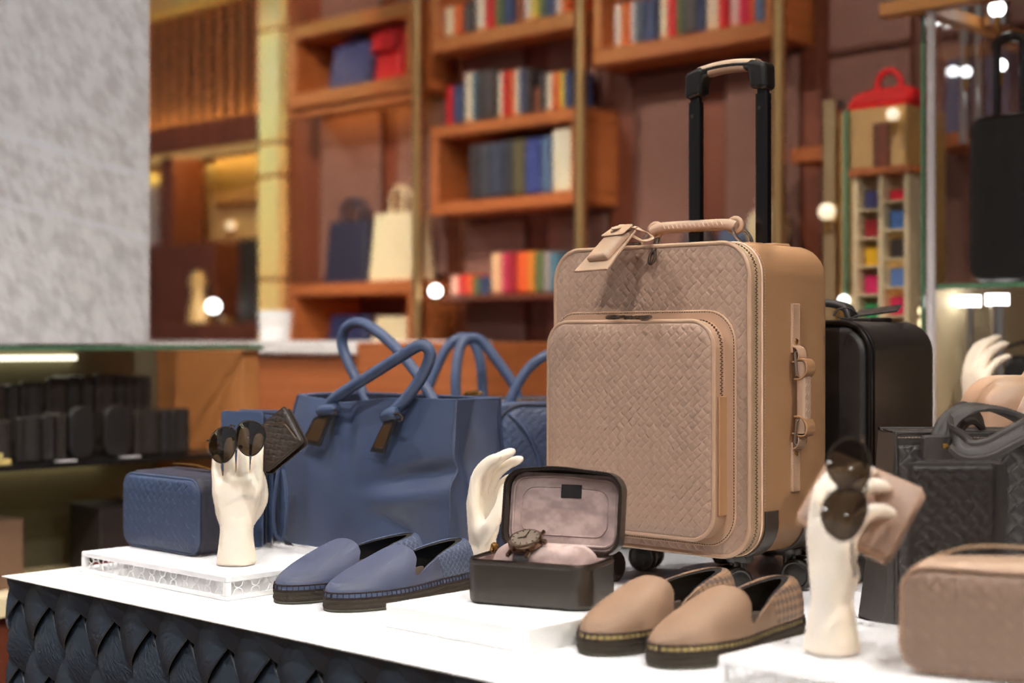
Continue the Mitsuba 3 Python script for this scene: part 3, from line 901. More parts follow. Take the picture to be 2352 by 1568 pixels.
solo('mannequin_hand', B(h2, place_axes(along(-0.5, 1), (-1.6826, 1.7017, 0.8000), 1.04)), 'm_hand', 'empty pale cream mannequin hand behind the open watch case', 'mannequin hand', smooth=True)
h3 = hand_mesh({'index': (8, 36, 46), 'middle': (14, 40, 44), 'ring': (22, 42, 40), 'pinky': (30, 42, 36)}, {'index': 3, 'middle': 0, 'ring': -2, 'pinky': -5},
               [(0.012, 0.026, 0.070), (0.030, 0.032, 0.085), (0.046, 0.028, 0.104), (0.055, 0.018, 0.124)], False)
solo('mannequin_hand', B(h3, place_axes(along(0.38, 1), (-0.8932, 1.4472, 0.8350), 1.06)), 'm_hand', 'cream mannequin hand on the right riser holding sunglasses and a taupe wallet', 'mannequin hand', smooth=True)

BLUE = (49, 61, 85)
# ---------------------------------------------------------------- blue woven pouch on the left riser
bp = thing('toiletry_pouch', 'small blue woven leather pouch on the left white wire riser', 'pouch')
PW_, PH_, PD_ = 0.218, 0.122, 0.110
pc0 = np.array([-2.114, 1.392, 0.836 + PH_ / 2])
body = slab(PW_, PH_, 0.026, 0.003, PD_, 0.012, 0.02, 8, 5)
bv = body.vertices
tt = np.clip(bv[:, 1] / PD_, 0, 1)
bv[:, 2] += np.where(bv[:, 2] > 0, 0.012 * np.sin(np.pi * tt) * (1 - (2 * bv[:, 0] / PW_) ** 2 * 0.6), 0) + 0.000
body.vertices = bv
part(bp, 'body', X(body, pc0), 'm_navy', 40, label='navy fabric body')
woven(bp, 'woven_front', X(panel(PW_ - 0.006, PH_ - 0.006, 0.022, 0.0125, 0.0016, 0.0012, 0.006, 0.025), pc0 + [0, 0.002, 0]), BLUE, cut=1.9, label='blue woven leather front')
part(bp, 'piping', tube(loop3(PW_ - 0.004, PH_ - 0.004, 0.024, pc0[1] + 0.003, pc0[0], pc0[2], 8), 0.0024, 8, True), 'm_blue', True)
part(bp, 'zipper', strap(curve([pc0 + [-0.06, 0.07, 0.0725], pc0 + [0.0, 0.066, 0.0740], pc0 + [0.06, 0.062, 0.0695], pc0 + [0.095, 0.062, 0.0655], pc0 + [0.106, 0.062, 0.055], pc0 + [0.110, 0.062, 0.03]], 40), 0.010, 0.002, side=(0, 1, 0)), 'm_brass', 40, label='brass zipper')

# ---------------------------------------------------------------- blue wrist wallet standing behind the left hand
wz = thing('wrist_wallet', 'tall blue leather travel wallet with wrist strap standing behind the left mannequin hand', 'wallet')


def upright(p, q, z0, z1, t, r=0.006):
    """A leather leaf standing between two ground points."""
    p, q = np.array(p, float), np.array(q, float)
    w = np.linalg.norm(q - p)
    d = unit(np.array([q[0] - p[0], q[1] - p[1], 0.0]))
    m = slab(w, z1 - z0, r, -t / 2, t / 2, min(0.001, t * 0.3), min(0.001, t * 0.3), 5, 2)
    return B(m, basis(d, np.cross(UP, d), UP, [(p[0] + q[0]) / 2, (p[1] + q[1]) / 2, (z0 + z1) / 2]))


a_, b_, c_, d_ = (-2.0938, 1.5002, 1.0184), (-2.0157, 1.5262, 1.0206), (-2.0320, 1.5728, 1.0178), (-2.0490, 1.5980, 1.0159)
part(wz, 'front_cover', upright(a_, b_, 0.837, 1.060, 0.004), 'm_blue', 30)
for k, (p, q, zt) in enumerate((((-2.1087, 1.5205, 1.0169), (-2.0317, 1.5455, 1.0190), 1.052), ((-2.1240, 1.5405, 1.0153), (-2.0444, 1.5679, 1.0175), 1.052), ((-2.1350, 1.5576, 1.0141), (-2.0530, 1.5873, 1.0162), 1.055))):
    part(wz, 'inner_leaf', upright(p, q, 0.8375, zt, 0.004), 'm_navy' if k != 1 else 'm_blue', 30)
part(wz, 'back_cover', upright((-2.1471, 1.5737, 1.0128), (-2.0645, 1.6109, 1.0147), 0.837, 1.058, 0.004), 'm_blue', 30)
lp = curve([(-2.0210, 1.5625, 0.9645), (-2.0172, 1.5524, 0.9257), (-2.0153, 1.5473, 0.8830), (-2.0127, 1.5498, 0.8571), (-2.0075, 1.5547, 0.8499), (-2.0022, 1.5597, 0.8571), (-2.0041, 1.5648, 0.8896), (-2.0126, 1.5705, 0.9319), (-2.0238, 1.5737, 0.9614)], 50)
part(wz, 'wrist_strap', strap(lp, 0.010, 0.0022, side=unit(FW + 0.3 * RT)), 'm_blue', 40)
part(wz, 'zip_pull', tube(np.array([(-2.0168, 1.5458, 0.8506), (-2.0174, 1.5453, 0.8355)]), 0.0018, 8), 'm_chrome', True)
part(wz, 'tassel', plate(np.array([(-1.9948, 1.5530, 0.8498), (-1.9932, 1.5544, 0.8412), (-1.9744, 1.5586, 0.8404), (-1.9785, 1.5546, 0.8454)]), -FW, 0.0, 0.004), 'm_navy', 30)


# ---------------------------------------------------------------- sunglasses
def sunglasses(name, label, left, right, up, back, lens_w, lens_h, temple, m_frame='m_dark_metal', fold=0.0):
    """left, right: lens centres; up: towards the brows; back: where the temples go."""
    k = thing(name, label, 'sunglasses')
    left, right = np.array(left, float), np.array(right, float)
    ax = unit(right - left)
    up = unit(up - ax * (up @ ax))
    nn = unit(back - ax * (back @ ax) - up * (back @ up))
    for c, s in ((left, -1), (right, 1)):
        n = 36
        a = np.arange(n) * 2 * np.pi / n
        x = lens_w / 2 * (np.cos(a) * (1 + 0.10 * np.sin(a)) - s * 0.10 * np.sin(a))
        y = lens_h / 2 * np.sin(a) * (1 - 0.10 * s * np.cos(a))
        y = np.where(np.sin(a) > 0, y * 0.92, y)
        wrap = lambda xx, yy: (xx ** 2 + yy ** 2) * 4.0
        rim = c + x[:, None] * ax + y[:, None] * up + wrap(x, y)[:, None] * nn
        rings = [c + (x * q)[:, None] * ax + (y * q)[:, None] * up + wrap(x * q, y * q)[:, None] * nn for q in (1.0, 0.75, 0.5, 0.25, 0.02)]
        v = np.vstack(rings)
        i, j = np.meshgrid(np.arange(4), np.arange(n), indexing='ij')
        q = np.stack([i * n + j, i * n + (j + 1) % n, (i + 1) * n + (j + 1) % n, (i + 1) * n + j], -1).reshape(-1, 4)
        part(k, 'lens', tm(v, q), 'm_lens', True, label='dark brown lens')
        part(k, 'rim', tube(rim, 0.0010, 6, True), m_frame, True)
        e = c + s * lens_w * 0.5 * ax + up * lens_h * 0.22 + nn * 0.003
        h = e + s * 0.005 * ax + nn * 0.006
        end = h + nn * temple[0] + ax * s * temple[1]
        part(k, 'temple', tube(curve([e, h, h * 0.5 + end * 0.5, end, end + nn * 0.018 - up * 0.022], 24), np.linspace(0.0014, 0.0022, len(curve([e, h, h * 0.5 + end * 0.5, end, end + nn * 0.018 - up * 0.022], 24))), 6), m_frame, True)
        pad = c - s * lens_w * 0.44 * ax - up * lens_h * 0.18 + nn * 0.008
        part(k, 'nose_pad', ball(pad, 0.0032, 2), 'm_chrome', True)
    m_ = (left + right) / 2
    g = np.linalg.norm(right - left) / 2 - lens_w * 0.46
    part(k, 'bridge', tube(curve([m_ - ax * g + up * lens_h * 0.02, m_ + up * lens_h * 0.12 - nn * 0.002, m_ + ax * g + up * lens_h * 0.02], 16), 0.0012, 6), m_frame, True)
    part(k, 'brow_bar', tube(curve([m_ - ax * (g + 0.004) + up * lens_h * 0.38, m_ + up * lens_h * 0.44 - nn * 0.002, m_ + ax * (g + 0.004) + up * lens_h * 0.38], 16), 0.0014, 6), m_frame, True)
    return k


gl, gr = np.array((-1.9016, 1.3601, 1.0191)), np.array((-1.8336, 1.3612, 1.0332))
sunglasses('sunglasses', 'dark aviator sunglasses hooked over the fingers of the left mannequin hand', gl, gr, UP + 0.0 * FW, along(0.80, 0.60), 0.071, 0.055, (0.03, 0.0))
gl, gr = np.array((-0.8451, 1.4043, 1.0476)), np.array((-0.8355, 1.3789, 0.9981))
sunglasses('sunglasses', 'dark aviator sunglasses hung upright on the right mannequin hand', gl, gr, along(-0.25, 1.0), along(0.75, 0.45) + 0.1 * UP, 0.060, 0.047, (0.085, 0.0))


# ---------------------------------------------------------------- wallets held by the hands
def bifold(label, P, n_hint, gap, m_face, m_in, cell, amp, open_edge, face_rgb):
    """A folded wallet: P = four corners of its front face (left, top, right, bottom)."""
    k = thing('bifold_wallet', label, 'wallet')
    P = np.array(P, float)
    e1, e2 = P[1] - P[0], P[3] - P[0]
    w, h = np.linalg.norm(e1), np.linalg.norm(e2)
    x, z = unit(e1), unit(e2 - unit(e1) * (e2 @ unit(e1)))
    n = np.cross(z, x)
    if n @ n_hint < 0:
        n = -n
    M = basis(x, -n, z, P.mean(0))
    h = float((e2 @ z))
    f = panel(w - 0.004, h - 0.004, 0.004, cell, amp, 0.0011, 0.002, 0.02)
    woven(k, 'woven_face', B(f, M), face_rgb, cut=1.1 if amp < 0.001 else 1.6)
    t = 0.0025
    part(k, 'front_cover', B(slab(w, h, 0.006, 0.0, t, 0.0008, 0.0008, 4, 2), M), m_in, 30)
    for q in (0.3, 0.55):
        part(k, 'card_slot', B(slab(w - 0.012, h - 0.008, 0.004, t + gap * q, t + gap * q + 0.0016, 0, 0, 4, 2), M), m_in, 30)
    part(k, 'back_cover', B(slab(w, h, 0.006, t + gap, 2 * t + gap, 0.0008, 0.0008, 4, 2), M), m_face, 30)
    sg_ = -1 if open_edge == 'right' else 1
    r = t + gap / 2
    a = np.radians(np.linspace(90, 270, 13))
    path = np.stack([sg_ * (w / 2 - 0.001 - r * 0.5 * np.cos(a) - 0.0), r * (1 - np.sin(a)) , np.zeros(13)], 1)
    part(k, 'fold', B(sweep(path, rr(h - 0.006, t * 0.8, 0.0008, 2), side=(0, 0, 1)), M), m_in, 40)
    part(k, 'stitching', B(cat([boxes_on(np.array([(-w / 2 + 0.004, -0.001, s * (h / 2 - 0.0028)), (w / 2 - 0.004, -0.001, s * (h / 2 - 0.0028))]), False, 0.0035, (0.002, 0.0006, 0.0008), (0, 0, 1)) for s in (-1, 1)]), M), 'm_tan_edge' if m_face == 'm_taupe_weave' else 'm_gold_weave', False, stuff=True)
    return k


W1 = [(-1.9484, 1.4591, 1.0196), (-1.8946, 1.4827, 1.0795), (-1.8521, 1.4747, 1.0164), (-1.9066, 1.4436, 0.9667)]
W1 = np.array(W1)
W1[0] = W1[1] + (W1[3] - W1[2])
bifold('dark brown woven leather wallet pinched by the left mannequin hand', W1, -FW, 0.010, 'm_brown_weave', 'm_brown_weave', 0.0088, 0.0015, 'right', (29, 21, 15))
W3 = np.array([(-0.9461, 1.4670, 0.9878), (-0.9258, 1.5139, 1.0626), (-0.8238, 1.5143, 1.0028), (-0.8487, 1.4629, 0.9318)])
W3[3] = W3[2] + (W3[0] - W3[1])
bifold('taupe suede leather wallet held by the right mannequin hand', W3, -FW, 0.012, 'm_taupe_weave', 'm_tan_trim', 0.007, 0.0004, 'right', (146, 120, 104))

# ---------------------------------------------------------------- the blue tote bag
tote = thing('tote_bag', 'large blue grained leather tote bag with tall rolled handles', 'handbag')
TX0, TX1, TY0, TY1 = -2.225, -1.765, 1.690, 1.865


def tote_ring(z, inset=0.0):
    """One level of the tote: front, right gusset, back, left gusset."""
    s = (z - 0.803) / 0.277
    x0, x1 = TX0 + 0.062 * s ** 1.6 + inset, TX1 + 0.012 * s + inset * -1
    y0, y1 = TY0 + 0.012 * s + inset, TY1 - 0.035 * s - inset
    cx = (x0 + x1) / 2
    hw, hd = (x1 - x0) / 2, (y1 - y0) / 2
    cy = (y0 + y1) / 2
    pinch = 0.040 * np.clip((s - 0.15) / 0.5, 0, 1) * (1 - 0.45 * np.clip((s - 0.65) / 0.35, 0, 1))
    pts = []
    nf, ng = 46, 22
    for t in np.linspace(-1, 1, nf):
        pts.append((cx + hw * t, y0 + 0.014 * abs(t) ** 6 * (1 if abs(t) > .5 else 0)))
    for t in np.linspace(-1, 1, ng + 2)[1:-1]:
        pts.append((x1 - pinch * (1 - abs(t)) ** 1.0 + 0.004 * math.cos(t * 1.5), cy + hd * t * 0.93))
    for t in np.linspace(1, -1, nf):
        pts.append((cx + hw * t, y1 - 0.014 * abs(t) ** 6))
    for t in np.linspace(1, -1, ng + 2)[1:-1]:
        pts.append((x0 + pinch * (1 - abs(t)) ** 1.0, cy + hd * t * 0.93))
    p = np.array(pts)
    return np.column_stack([p, np.full(len(p), z)])


def tote_shape(inset, z0, z1, nz=44):
    rings = []
    for z in np.linspace(z0, z1, nz):
        q = tote_ring(z, inset)
        s = (z - 0.803) / 0.277
        x = (q[:, 0] - TX0) / (TX1 - TX0)
        front = np.clip((TY0 + 0.06 - q[:, 1]) / 0.04, 0, 1)
        right = np.clip((q[:, 0] - TX1 + 0.12) / 0.10, 0, 1)
        # soft folds running down from the handles, a dent at the right, a sagging belly
        dy = -0.010 * np.sin(np.pi * np.clip(s, 0, 1)) * np.sin(np.pi * np.clip(x, 0, 1))
        dy += 0.010 * np.exp(-((x - 0.30 - 0.16 * (1 - s)) / 0.05) ** 2) * np.clip((s - 0.42) / 0.3, 0, 1)
        dy += 0.008 * np.exp(-((x - 0.47 - 0.10 * (1 - s)) / 0.035) ** 2) * np.clip((s - 0.40) / 0.3, 0, 1)
        ln = s - 0.52 - 0.28 * (x - 0.75)
        dy += 0.016 * np.exp(-(ln / 0.055) ** 2) * np.exp(-((x - 0.90) / 0.20) ** 2)
        dy += -0.009 * np.exp(-((ln + 0.13) / 0.07) ** 2) * np.exp(-((x - 0.82) / 0.22) ** 2)
        dy += 0.010 * np.exp(-((s - 0.28 + 0.5 * (x - 0.7)) / 0.07) ** 2) * np.exp(-((x - 0.78) / 0.15) ** 2)
        q[:, 1] += dy * front
        q[:, 0] += right * 0.010 * np.sin(s * 9 + q[:, 1] * 60) * (1 - front) * np.clip(1.2 - s, 0, 1)
        q[:, 2] += (z > 1.02) * front * (-0.012 * np.exp(-((x - 0.42) / 0.20) ** 2) * np.clip((s - 0.8) / 0.2, 0, 1))
        rings.append(q)
    return rings


ro, ri = tote_shape(0.0, 0.803, 1.080), tote_shape(0.004, 0.806, 1.0805)
n_ = len(ro[0])
k_ = len(ro)
m1 = loft(ro, cap=False)
lipo = np.vstack([ro[-1], ri[-1]])
part(tote, 'body', cat(m1, tm(np.vstack([ro[0], ro[0].mean(0)]), [[(j + 1) % n_, j, n_] for j in range(n_)])), 'm_blue_grain', 40)
part(tote, 'rim', tube(dense(np.vstack([(ro[-1] + ri[-1]) / 2]), 0.006, True), 0.0026, 6, True), 'm_blue', True)
part(tote, 'lining', loft(ri, cap=False), 'm_navy', 40, label='dark navy lining')

hand_f = curve([(-2.0489, 1.6830, 1.0544), (-2.0138, 1.6800, 1.0795), (-1.9256, 1.6800, 1.1181), (-1.8490, 1.6840, 1.1528), (-1.8136, 1.6900, 1.1686), (-1.8003, 1.6970, 1.1616), (-1.8025, 1.7000, 1.1452), (-1.8190, 1.6980, 1.1166), (-1.8450, 1.6900, 1.0835), (-1.8724, 1.6830, 1.0578)], 90)
hand_b = curve([(-2.0703, 1.8250, 1.0167), (-2.1049, 1.8280, 1.0669), (-2.1562, 1.8280, 1.1363), (-2.1712, 1.8260, 1.1702), (-2.1590, 1.8220, 1.1975), (-2.1247, 1.8200, 1.2101), (-2.0860, 1.8200, 1.2019), (-2.0248, 1.8200, 1.1688), (-1.9587, 1.8200, 1.1154), (-1.9143, 1.8200, 1.0646), (-1.9033, 1.8220, 1.0234)], 90)
part(tote, 'handle', tube(hand_f, 0.0098, 12), 'm_blue', True, label='front handle with a woven grip')
sl_ = []
for i in range(18, 78, 2):
    p, t = hand_f[i], unit(hand_f[i + 1] - hand_f[i - 1])
    o = unit(np.cross(t, np.array([0, -1.0, 0])))
    sl_.append(tube(np.array([p + o * 0.006 + np.array([0, -0.0082, 0]), p - o * 0.002 + t * 0.005 + np.array([0, -0.0100, 0])]), 0.0008, 4))
part(tote, 'grip_weave', cat(sl_), 'm_blue_weave', True, stuff=True)
part(tote, 'handle', tube(hand_b, 0.0098, 12), 'm_blue', True, label='back handle')
for pts in (((-2.0693, 1.6880, 1.0437), (-2.0175, 1.6880, 1.0552), (-2.0574, 1.6900, 0.9933), (-2.1078, 1.6900, 0.9963)), ((-1.8866, 1.6880, 1.0434), (-1.8544, 1.6880, 1.0525), (-1.8899, 1.6900, 0.9889), (-1.9249, 1.6900, 0.9908))):
    q = np.array(pts) - [0, 0.008, 0]
    tg = part(tote, 'handle_tab', plate(quad_round(q, 0.002, 3), np.array([0, -1.0, 0]), 0, 0.004), 'm_black_leather', 30, label='dark bronze leather handle tab')
    c = q.mean(0)
    part(tg, 'inlay', plate(quad_round(c + (q - c) * 0.72, 0.002, 3), np.array([0, -1.0, 0]), 0.0035, 0.0055), 'm_gold_weave', 30)
for p in ((-2.0181, 1.6740, 1.0549), (-1.8507, 1.6740, 1.0516)):
    part(tote, 'ring', tube(ring_pts(np.array(p), 0.012, 0.006, (1, 0, 0), unit((0, -0.6, 1)), 20), 0.0024, 8, True), 'm_dark_metal', True)
part(tote, 'handle_end', tube(curve([(-2.0609, 1.6860, 1.0531), (-2.0345, 1.6760, 1.0580), (-2.0103, 1.6800, 1.0602)], 10), 0.0105, 10), 'm_blue', True)
part(tote, 'handle_end', tube(curve([(-1.8941, 1.6860, 1.0497), (-1.8699, 1.6760, 1.0559), (-1.8552, 1.6800, 1.0577)], 10), 0.0105, 10), 'm_blue', True)

# ---------------------------------------------------------------- blue woven duffel behind, and the dark navy holdall behind that
df = thing('duffel_bag', 'blue woven leather duffel bag between the tote and the suitcase', 'handbag')
o = np.array((-1.9184, 1.9292, 0.9287))
dx = unit(along(0.12, 1))
DW, DH, DD = 0.44, 0.262, 0.17
dz0 = 0.803
Md = basis(dx, np.cross(UP, dx), UP, np.array([*(o[:2] + dx[:2] * DW / 2), dz0 + DH / 2]))
part(df, 'gusset', B(slab(DW, DH, 0.055, 0.004, DD, 0.006, 0.02, 10, 4), Md), 'm_blue', 40, label='smooth blue leather side band')
woven(df, 'woven_front', B(panel(DW - 0.05, DH - 0.012, 0.045, 0.0125, 0.0018, 0.0016, 0.012, 0.05), Md @ basis((1, 0, 0), (0, 1, 0), (0, 0, 1), (0.012, 0.004, 0))), BLUE, cut=1.6, label='blue woven leather front')
q = rr(DW - 0.046, DH - 0.008, 0.047, 10)
part(df, 'piping', B(tube(np.stack([q[:, 0] + 0.012, np.full(len(q), 0.002), q[:, 1]], 1), 0.003, 8, True), Md), 'm_navy', True)
part(df, 'corner_seam', B(tube(curve([(-0.165, -0.004, 0.112), (-0.135, -0.013, 0.080), (-0.112, -0.016, 0.03), (-0.105, -0.017, -0.03), (-0.10, -0.016, -0.11)], 30), 0.0035, 8), Md), 'm_blue', True)
part(df, 'zipper', B(strap(curve([(-0.215, 0.085, -0.005), (-0.2205, 0.085, 0.05), (-0.212, 0.085, 0.098), (-0.182, 0.085, 0.127), (-0.13, 0.085, 0.1315), (0.1, 0.085, 0.1315)], 40), 0.009, 0.003, side=(0, 1, 0)), Md), 'm_brass', 40, label='brass zipper')
part(df, 'end_tab', B(box((-0.2235, 0.072, -0.075), (-0.2185, 0.10, -0.012), 0.002), Md), 'm_navy', False)
part(df, 'handle', tube(curve([(-1.9284, 2.0163, 1.0543), (-1.9203, 2.0240, 1.0823), (-1.9018, 2.0416, 1.1238), (-1.8763, 2.0659, 1.1502), (-1.8516, 2.1031, 1.1582), (-1.8167, 2.1363, 1.1381), (-1.7993, 2.1529, 1.0539)], 50), 0.0095, 12), 'm_blue', True)
hb = thing('holdall_bag', 'dark navy holdall with blue rolled handles behind the blue woven duffel', 'handbag')
o = np.array((-2.2212, 2.0000, 0.9906))
dx = unit(along(0.10, 1))
HW, HH, HD = 0.46, 0.258, 0.19
Mh = basis(dx, np.cross(UP, dx), UP, np.array([*(o[:2] + dx[:2] * HW / 2), 0.803 + HH / 2]))
part(hb, 'body', B(slab(HW, HH, 0.03, 0.0, HD, 0.012, 0.02, 8, 4), Mh), 'm_navy', 40)
q = rr(HW - 0.004, HH - 0.004, 0.03, 8)
part(hb, 'piping', B(tube(np.stack([q[:, 0], np.full(len(q), 0.002), q[:, 1]], 1), 0.004, 8, True), Mh), 'm_black_leather', True)
part(hb, 'handle', tube(curve([(-2.1471, 2.0981, 1.0538), (-2.1477, 2.0975, 1.1097), (-2.1492, 2.1099, 1.1612), (-2.1445, 2.1282, 1.1811), (-2.1327, 2.1532, 1.1759), (-2.1075, 2.1772, 1.1325), (-2.0855, 2.1981, 1.0873), (-2.0792, 2.2041, 1.0526)], 60), 0.0105, 12), 'm_blue', True)
part(hb, 'handle', tube(curve([(-2.2822, 2.1352, 1.0489), (-2.2705, 2.1463, 1.0936), (-2.2498, 2.1660, 1.1562), (-2.2284, 2.1864, 1.1822), (-2.2090, 2.2049, 1.1741), (-2.1973, 2.2159, 1.1339), (-2.1928, 2.2203, 1.0489)], 60), 0.0105, 12), 'm_blue', True)
part(hb, 'clasp', cat([ball((-2.1658, 2.1494, 1.0710), 0.006, 2), ball((-2.1563, 2.1584, 1.0728), 0.006, 2), tube(np.array([(-2.1721, 2.1433, 1.0693), (-2.1449, 2.1692, 1.0710)]), 0.004, 8)]), 'm_brass', True)


# ---------------------------------------------------------------- espadrilles
SL = 0.292


def foot(s, side):
    w = 0.049 * np.interp(s, [0, .02, .05, .10, .18, .28, .38, .50, .65, .80, .90, .96, .99, 1.0], [0.05, .32, .50, .70, .88, .99, .99, .88, .76, .74, .70, .56, .34, .06])
    c = side * 0.006 * np.sin(np.pi * np.clip(s * 1.1, 0, 1))
    return w, c


def shoe_rings(gap, lo):
    ss = np.r_[0.004, 0.015, 0.03, 0.05, 0.08, np.linspace(0.12, 0.88, 26), 0.91, 0.94, 0.965, 0.982, 0.993, 0.998]
    rings = []
    for s in ss:
        w, c = foot(s, 1)
        h = np.interp(s, [0, .03, .08, .16, .26, .36, .44, .52, .7, .86, .96, 1.0], [.004, .014, .021, .029, .039, .048, .0555, .0580, .0565, .0575, .0580, .057])
        w, h = max(w - gap * 1.0, 0.0008), max(h - gap, 0.002)
        e = np.interp(s, [0, .3, .45, .6, 1], [.95, 1.0, .85, .55, .5])
        a = np.linspace(0, np.pi, 29)
        x = c + w * np.sign(np.cos(a)) * np.abs(np.cos(a)) ** np.interp(s, [0, .45, .6, 1], [.8, .8, .95, 1.0]) * (1 + np.interp(s, [0, .5, .8, 1], [0, 0, .0, -.02]) * np.sin(a))
        z = lo + h * np.abs(np.sin(a)) ** e
        y = np.full(29, s * SL)
        if s > 0.85:
            y = y - 0.010 * (s - 0.85) / 0.15 * np.sin(a)
        rings.append(np.stack([x, y, z], 1))
    return rings


def shoe_parts():
    lo = 0.0225
    side = np.array([(0.465, 0.095), (0.474, 0.080), (0.473, 0.071), (0.462, 0.062), (0.440, 0.0545), (0.424, 0.0480), (0.420, 0.0425), (0.432, 0.0395), (0.456, 0.0405), (0.485, 0.0445), (0.55, 0.0515), (0.65, 0.060), (0.75, 0.0660), (0.85, 0.070), (0.95, 0.0735), (1.1, 0.075), (1.1, 0.2), (0.465, 0.2)]) * [SL, 1]
    cut = trimesh.creation.extrude_polygon(sg.Polygon(side), 0.3)
    cv = np.asarray(cut.vertices)
    cut = tm(np.stack([cv[:, 2] - 0.15, cv[:, 0], cv[:, 1]], 1), cut.faces)
    cut = man(fix(cut))
    low = man(X(unman(cut), (0, -0.0012, -0.0012)))
    A, Bm, Cc = (man(fix(loft(shoe_rings(g, l)))) for g, l in ((0, lo), (0.0014, lo - 0.004), (0.0032, lo - 0.006)))
    upper = A - Bm - cut
    lining = man(fix(loft(shoe_rings(0.0015, lo + 0.0)))) - Cc - low
    up = upper
    front, heel = up.split_by_plane((0, -1.0, -0.35), -0.66 * SL)
    vamp = unman(front)
    hm = heel.refine_to_length(0.0016)
    hm = unman(hm)
    v = np.asarray(hm.vertices)
    nrm = unit(np.stack([v[:, 0] * 1.0, (v[:, 1] - 0.8 * SL) * 0.7, 0 * v[:, 0]], 1))
    arc = np.arctan2(v[:, 0], np.maximum(v[:, 1] - 0.72 * SL, 0.002)) * 0.04 + 0 * v[:, 1]
    uu = np.where(v[:, 1] > 0.86 * SL, np.abs(v[:, 0]) * 0.0 + (v[:, 1] + (0.030 - np.abs(v[:, 0]))), v[:, 1])
    h, over = weave(uu, v[:, 2], 0.0076, 0.0012)
    fu_, fv_ = ((uu + v[:, 2]) / (math.sqrt(2) * 0.0076)) % 1, ((uu - v[:, 2]) / (math.sqrt(2) * 0.0076)) % 1
    line = (fu_ < 0.13) | (fv_ < 0.13)
    inner = 0
    top = np.interp(v[:, 1] / SL, side[8:-2, 0] / SL, side[8:-2, 1]) - v[:, 2]
    msk = np.clip(top / 0.004, 0, 1) * np.clip((v[:, 2] - lo - 0.004) / 0.004, 0, 1)
    hm.vertices = v + nrm * (h * msk)[:, None]
    # sole
    so, ru, ed = [], [], []
    th = np.concatenate([np.linspace(0.004, 0.998, 70)])
    R_ = [foot(s, 1) for s in th]
    outline = np.array([(c + w, s * SL) for s, (w, c) in zip(th, R_)] + [(c - w, s * SL) for s, (w, c) in list(zip(th, R_))[::-1]])
    outline = dense(outline, 0.0016, True)
    ctr = np.array([0.0, 0.5 * SL])
    nn = len(outline)
    tn = unit(np.roll(outline, -1, 0) - np.roll(outline, 1, 0))
    on = np.stack([tn[:, 1], -tn[:, 0]], 1)
    if (on * (outline - ctr)).sum() < 0:
        on = -on
    arcs = np.arange(nn) * 0.0016

    def ring(off, z):
        return np.column_stack([outline + on * np.broadcast_to(off, nn)[:, None], np.full(nn, z)])
    rings = []
    rs_ = np.random.RandomState(3)
    for z in np.linspace(0.0032, 0.0190, 14):
        tri = np.abs(((z - 0.003) / 0.0081) % 1 - 0.5)
        off = 0.0016 + 0.0007 * np.sin(arcs / 0.0034 * 2 * np.pi + (tri * 11) * (1 if z < 0.0112 else -1)) + 0.0006 * np.cos((z - 0.003) / 0.0081 * 2 * np.pi + np.pi) + rs_.normal(0, 0.00022, nn)
        rings.append(ring(off, z))
    rope = fix(loft(rings))
    rubber = fix(loft([ring(0.0006, 0.0002), ring(0.0014, 0.0012), ring(0.0012, 0.0036)]))
    band = fix(loft([ring(0.0008, 0.0175), ring(0.0014, 0.0215), ring(0.0006, 0.0250), ring(-0.0015, 0.0262)]))
    st = []
    step = 5
    for i in range(0, nn, step):
        p0, p1, p2 = ring(0.0018, 0.0185)[i], ring(0.0021, 0.0218)[i], ring(0.0006, 0.0262)[i]
        st.append(tube(np.array([p0, p1, p2]), 0.0007, 4))
    st.append(tube(np.array(ring(0.0009, 0.0262)), 0.0009, 5, True))
    st.append(tube(np.array(ring(0.0019, 0.0186)), 0.0010, 5, True))
    gus = (man(fix(loft(shoe_rings(0.0013, lo)))) - man(fix(loft(shoe_rings(0.0030, lo - 0.006))))) ^ man(box((-0.1, 0.405 * SL, lo), (0.1, 0.50 * SL, 0.0505)))
    return dict(elastic_gusset=unman(gus), vamp=vamp, woven_heel=hm, lining=unman(lining), rope_sole=rope, rubber_sole=rubber, foxing=band, stitching=cat(st)), (over, line)


SHOE, (OVER, LINE) = shoe_parts()


def espadrille(label, group, loc, rz, mirror, m_up, m_band, colors=None):
    k = thing('espadrille', label, 'shoe', group)
    S = np.diag([-1.0 if mirror else 1.0, 1, 1, 1])
    M = rot(rz=rz)
    M[:3, 3] = loc
    for gm in SHOE['elastic_gusset'].split(only_watertight=False):
        gm = B(gm, M @ S)
        if mirror:
            gm.faces = gm.faces[:, ::-1]
        part(k, 'elastic_gusset', gm, 'm_gusset', 40, label='dark elastic gusset')
    for nm, m, ml, sm in (('vamp', 'vamp', m_up, 40), ('woven_heel', 'woven_heel', m_up, True), ('lining', 'lining', 'm_lining', 40), ('rope_sole', 'rope_sole', 'm_rope', True), ('rubber_sole', 'rubber_sole', 'm_rubber', 40), ('foxing', 'foxing', m_band, 40), ('stitching', 'stitching', 'm_thread', 40)):
        g = B(SHOE[m], M @ S)
        if mirror:
            g.faces = g.faces[:, ::-1]
        if nm == 'woven_heel' and colors:
            cc = np.where((OVER if len(colors) == 2 else LINE)[:, None], lin(colors[0]), lin(colors[1]))
            part(k, nm, g, 'm_vertex', True, label='woven checked heel' if len(colors) == 2 else 'woven leather heel', color=cc)
        else:
            part(k, nm, g, ml, sm, label={'lining': 'black lining', 'rope_sole': 'dark rope sole', 'woven_heel': 'woven leather heel'}.get(nm), stuff=nm == 'stitching')
    return k


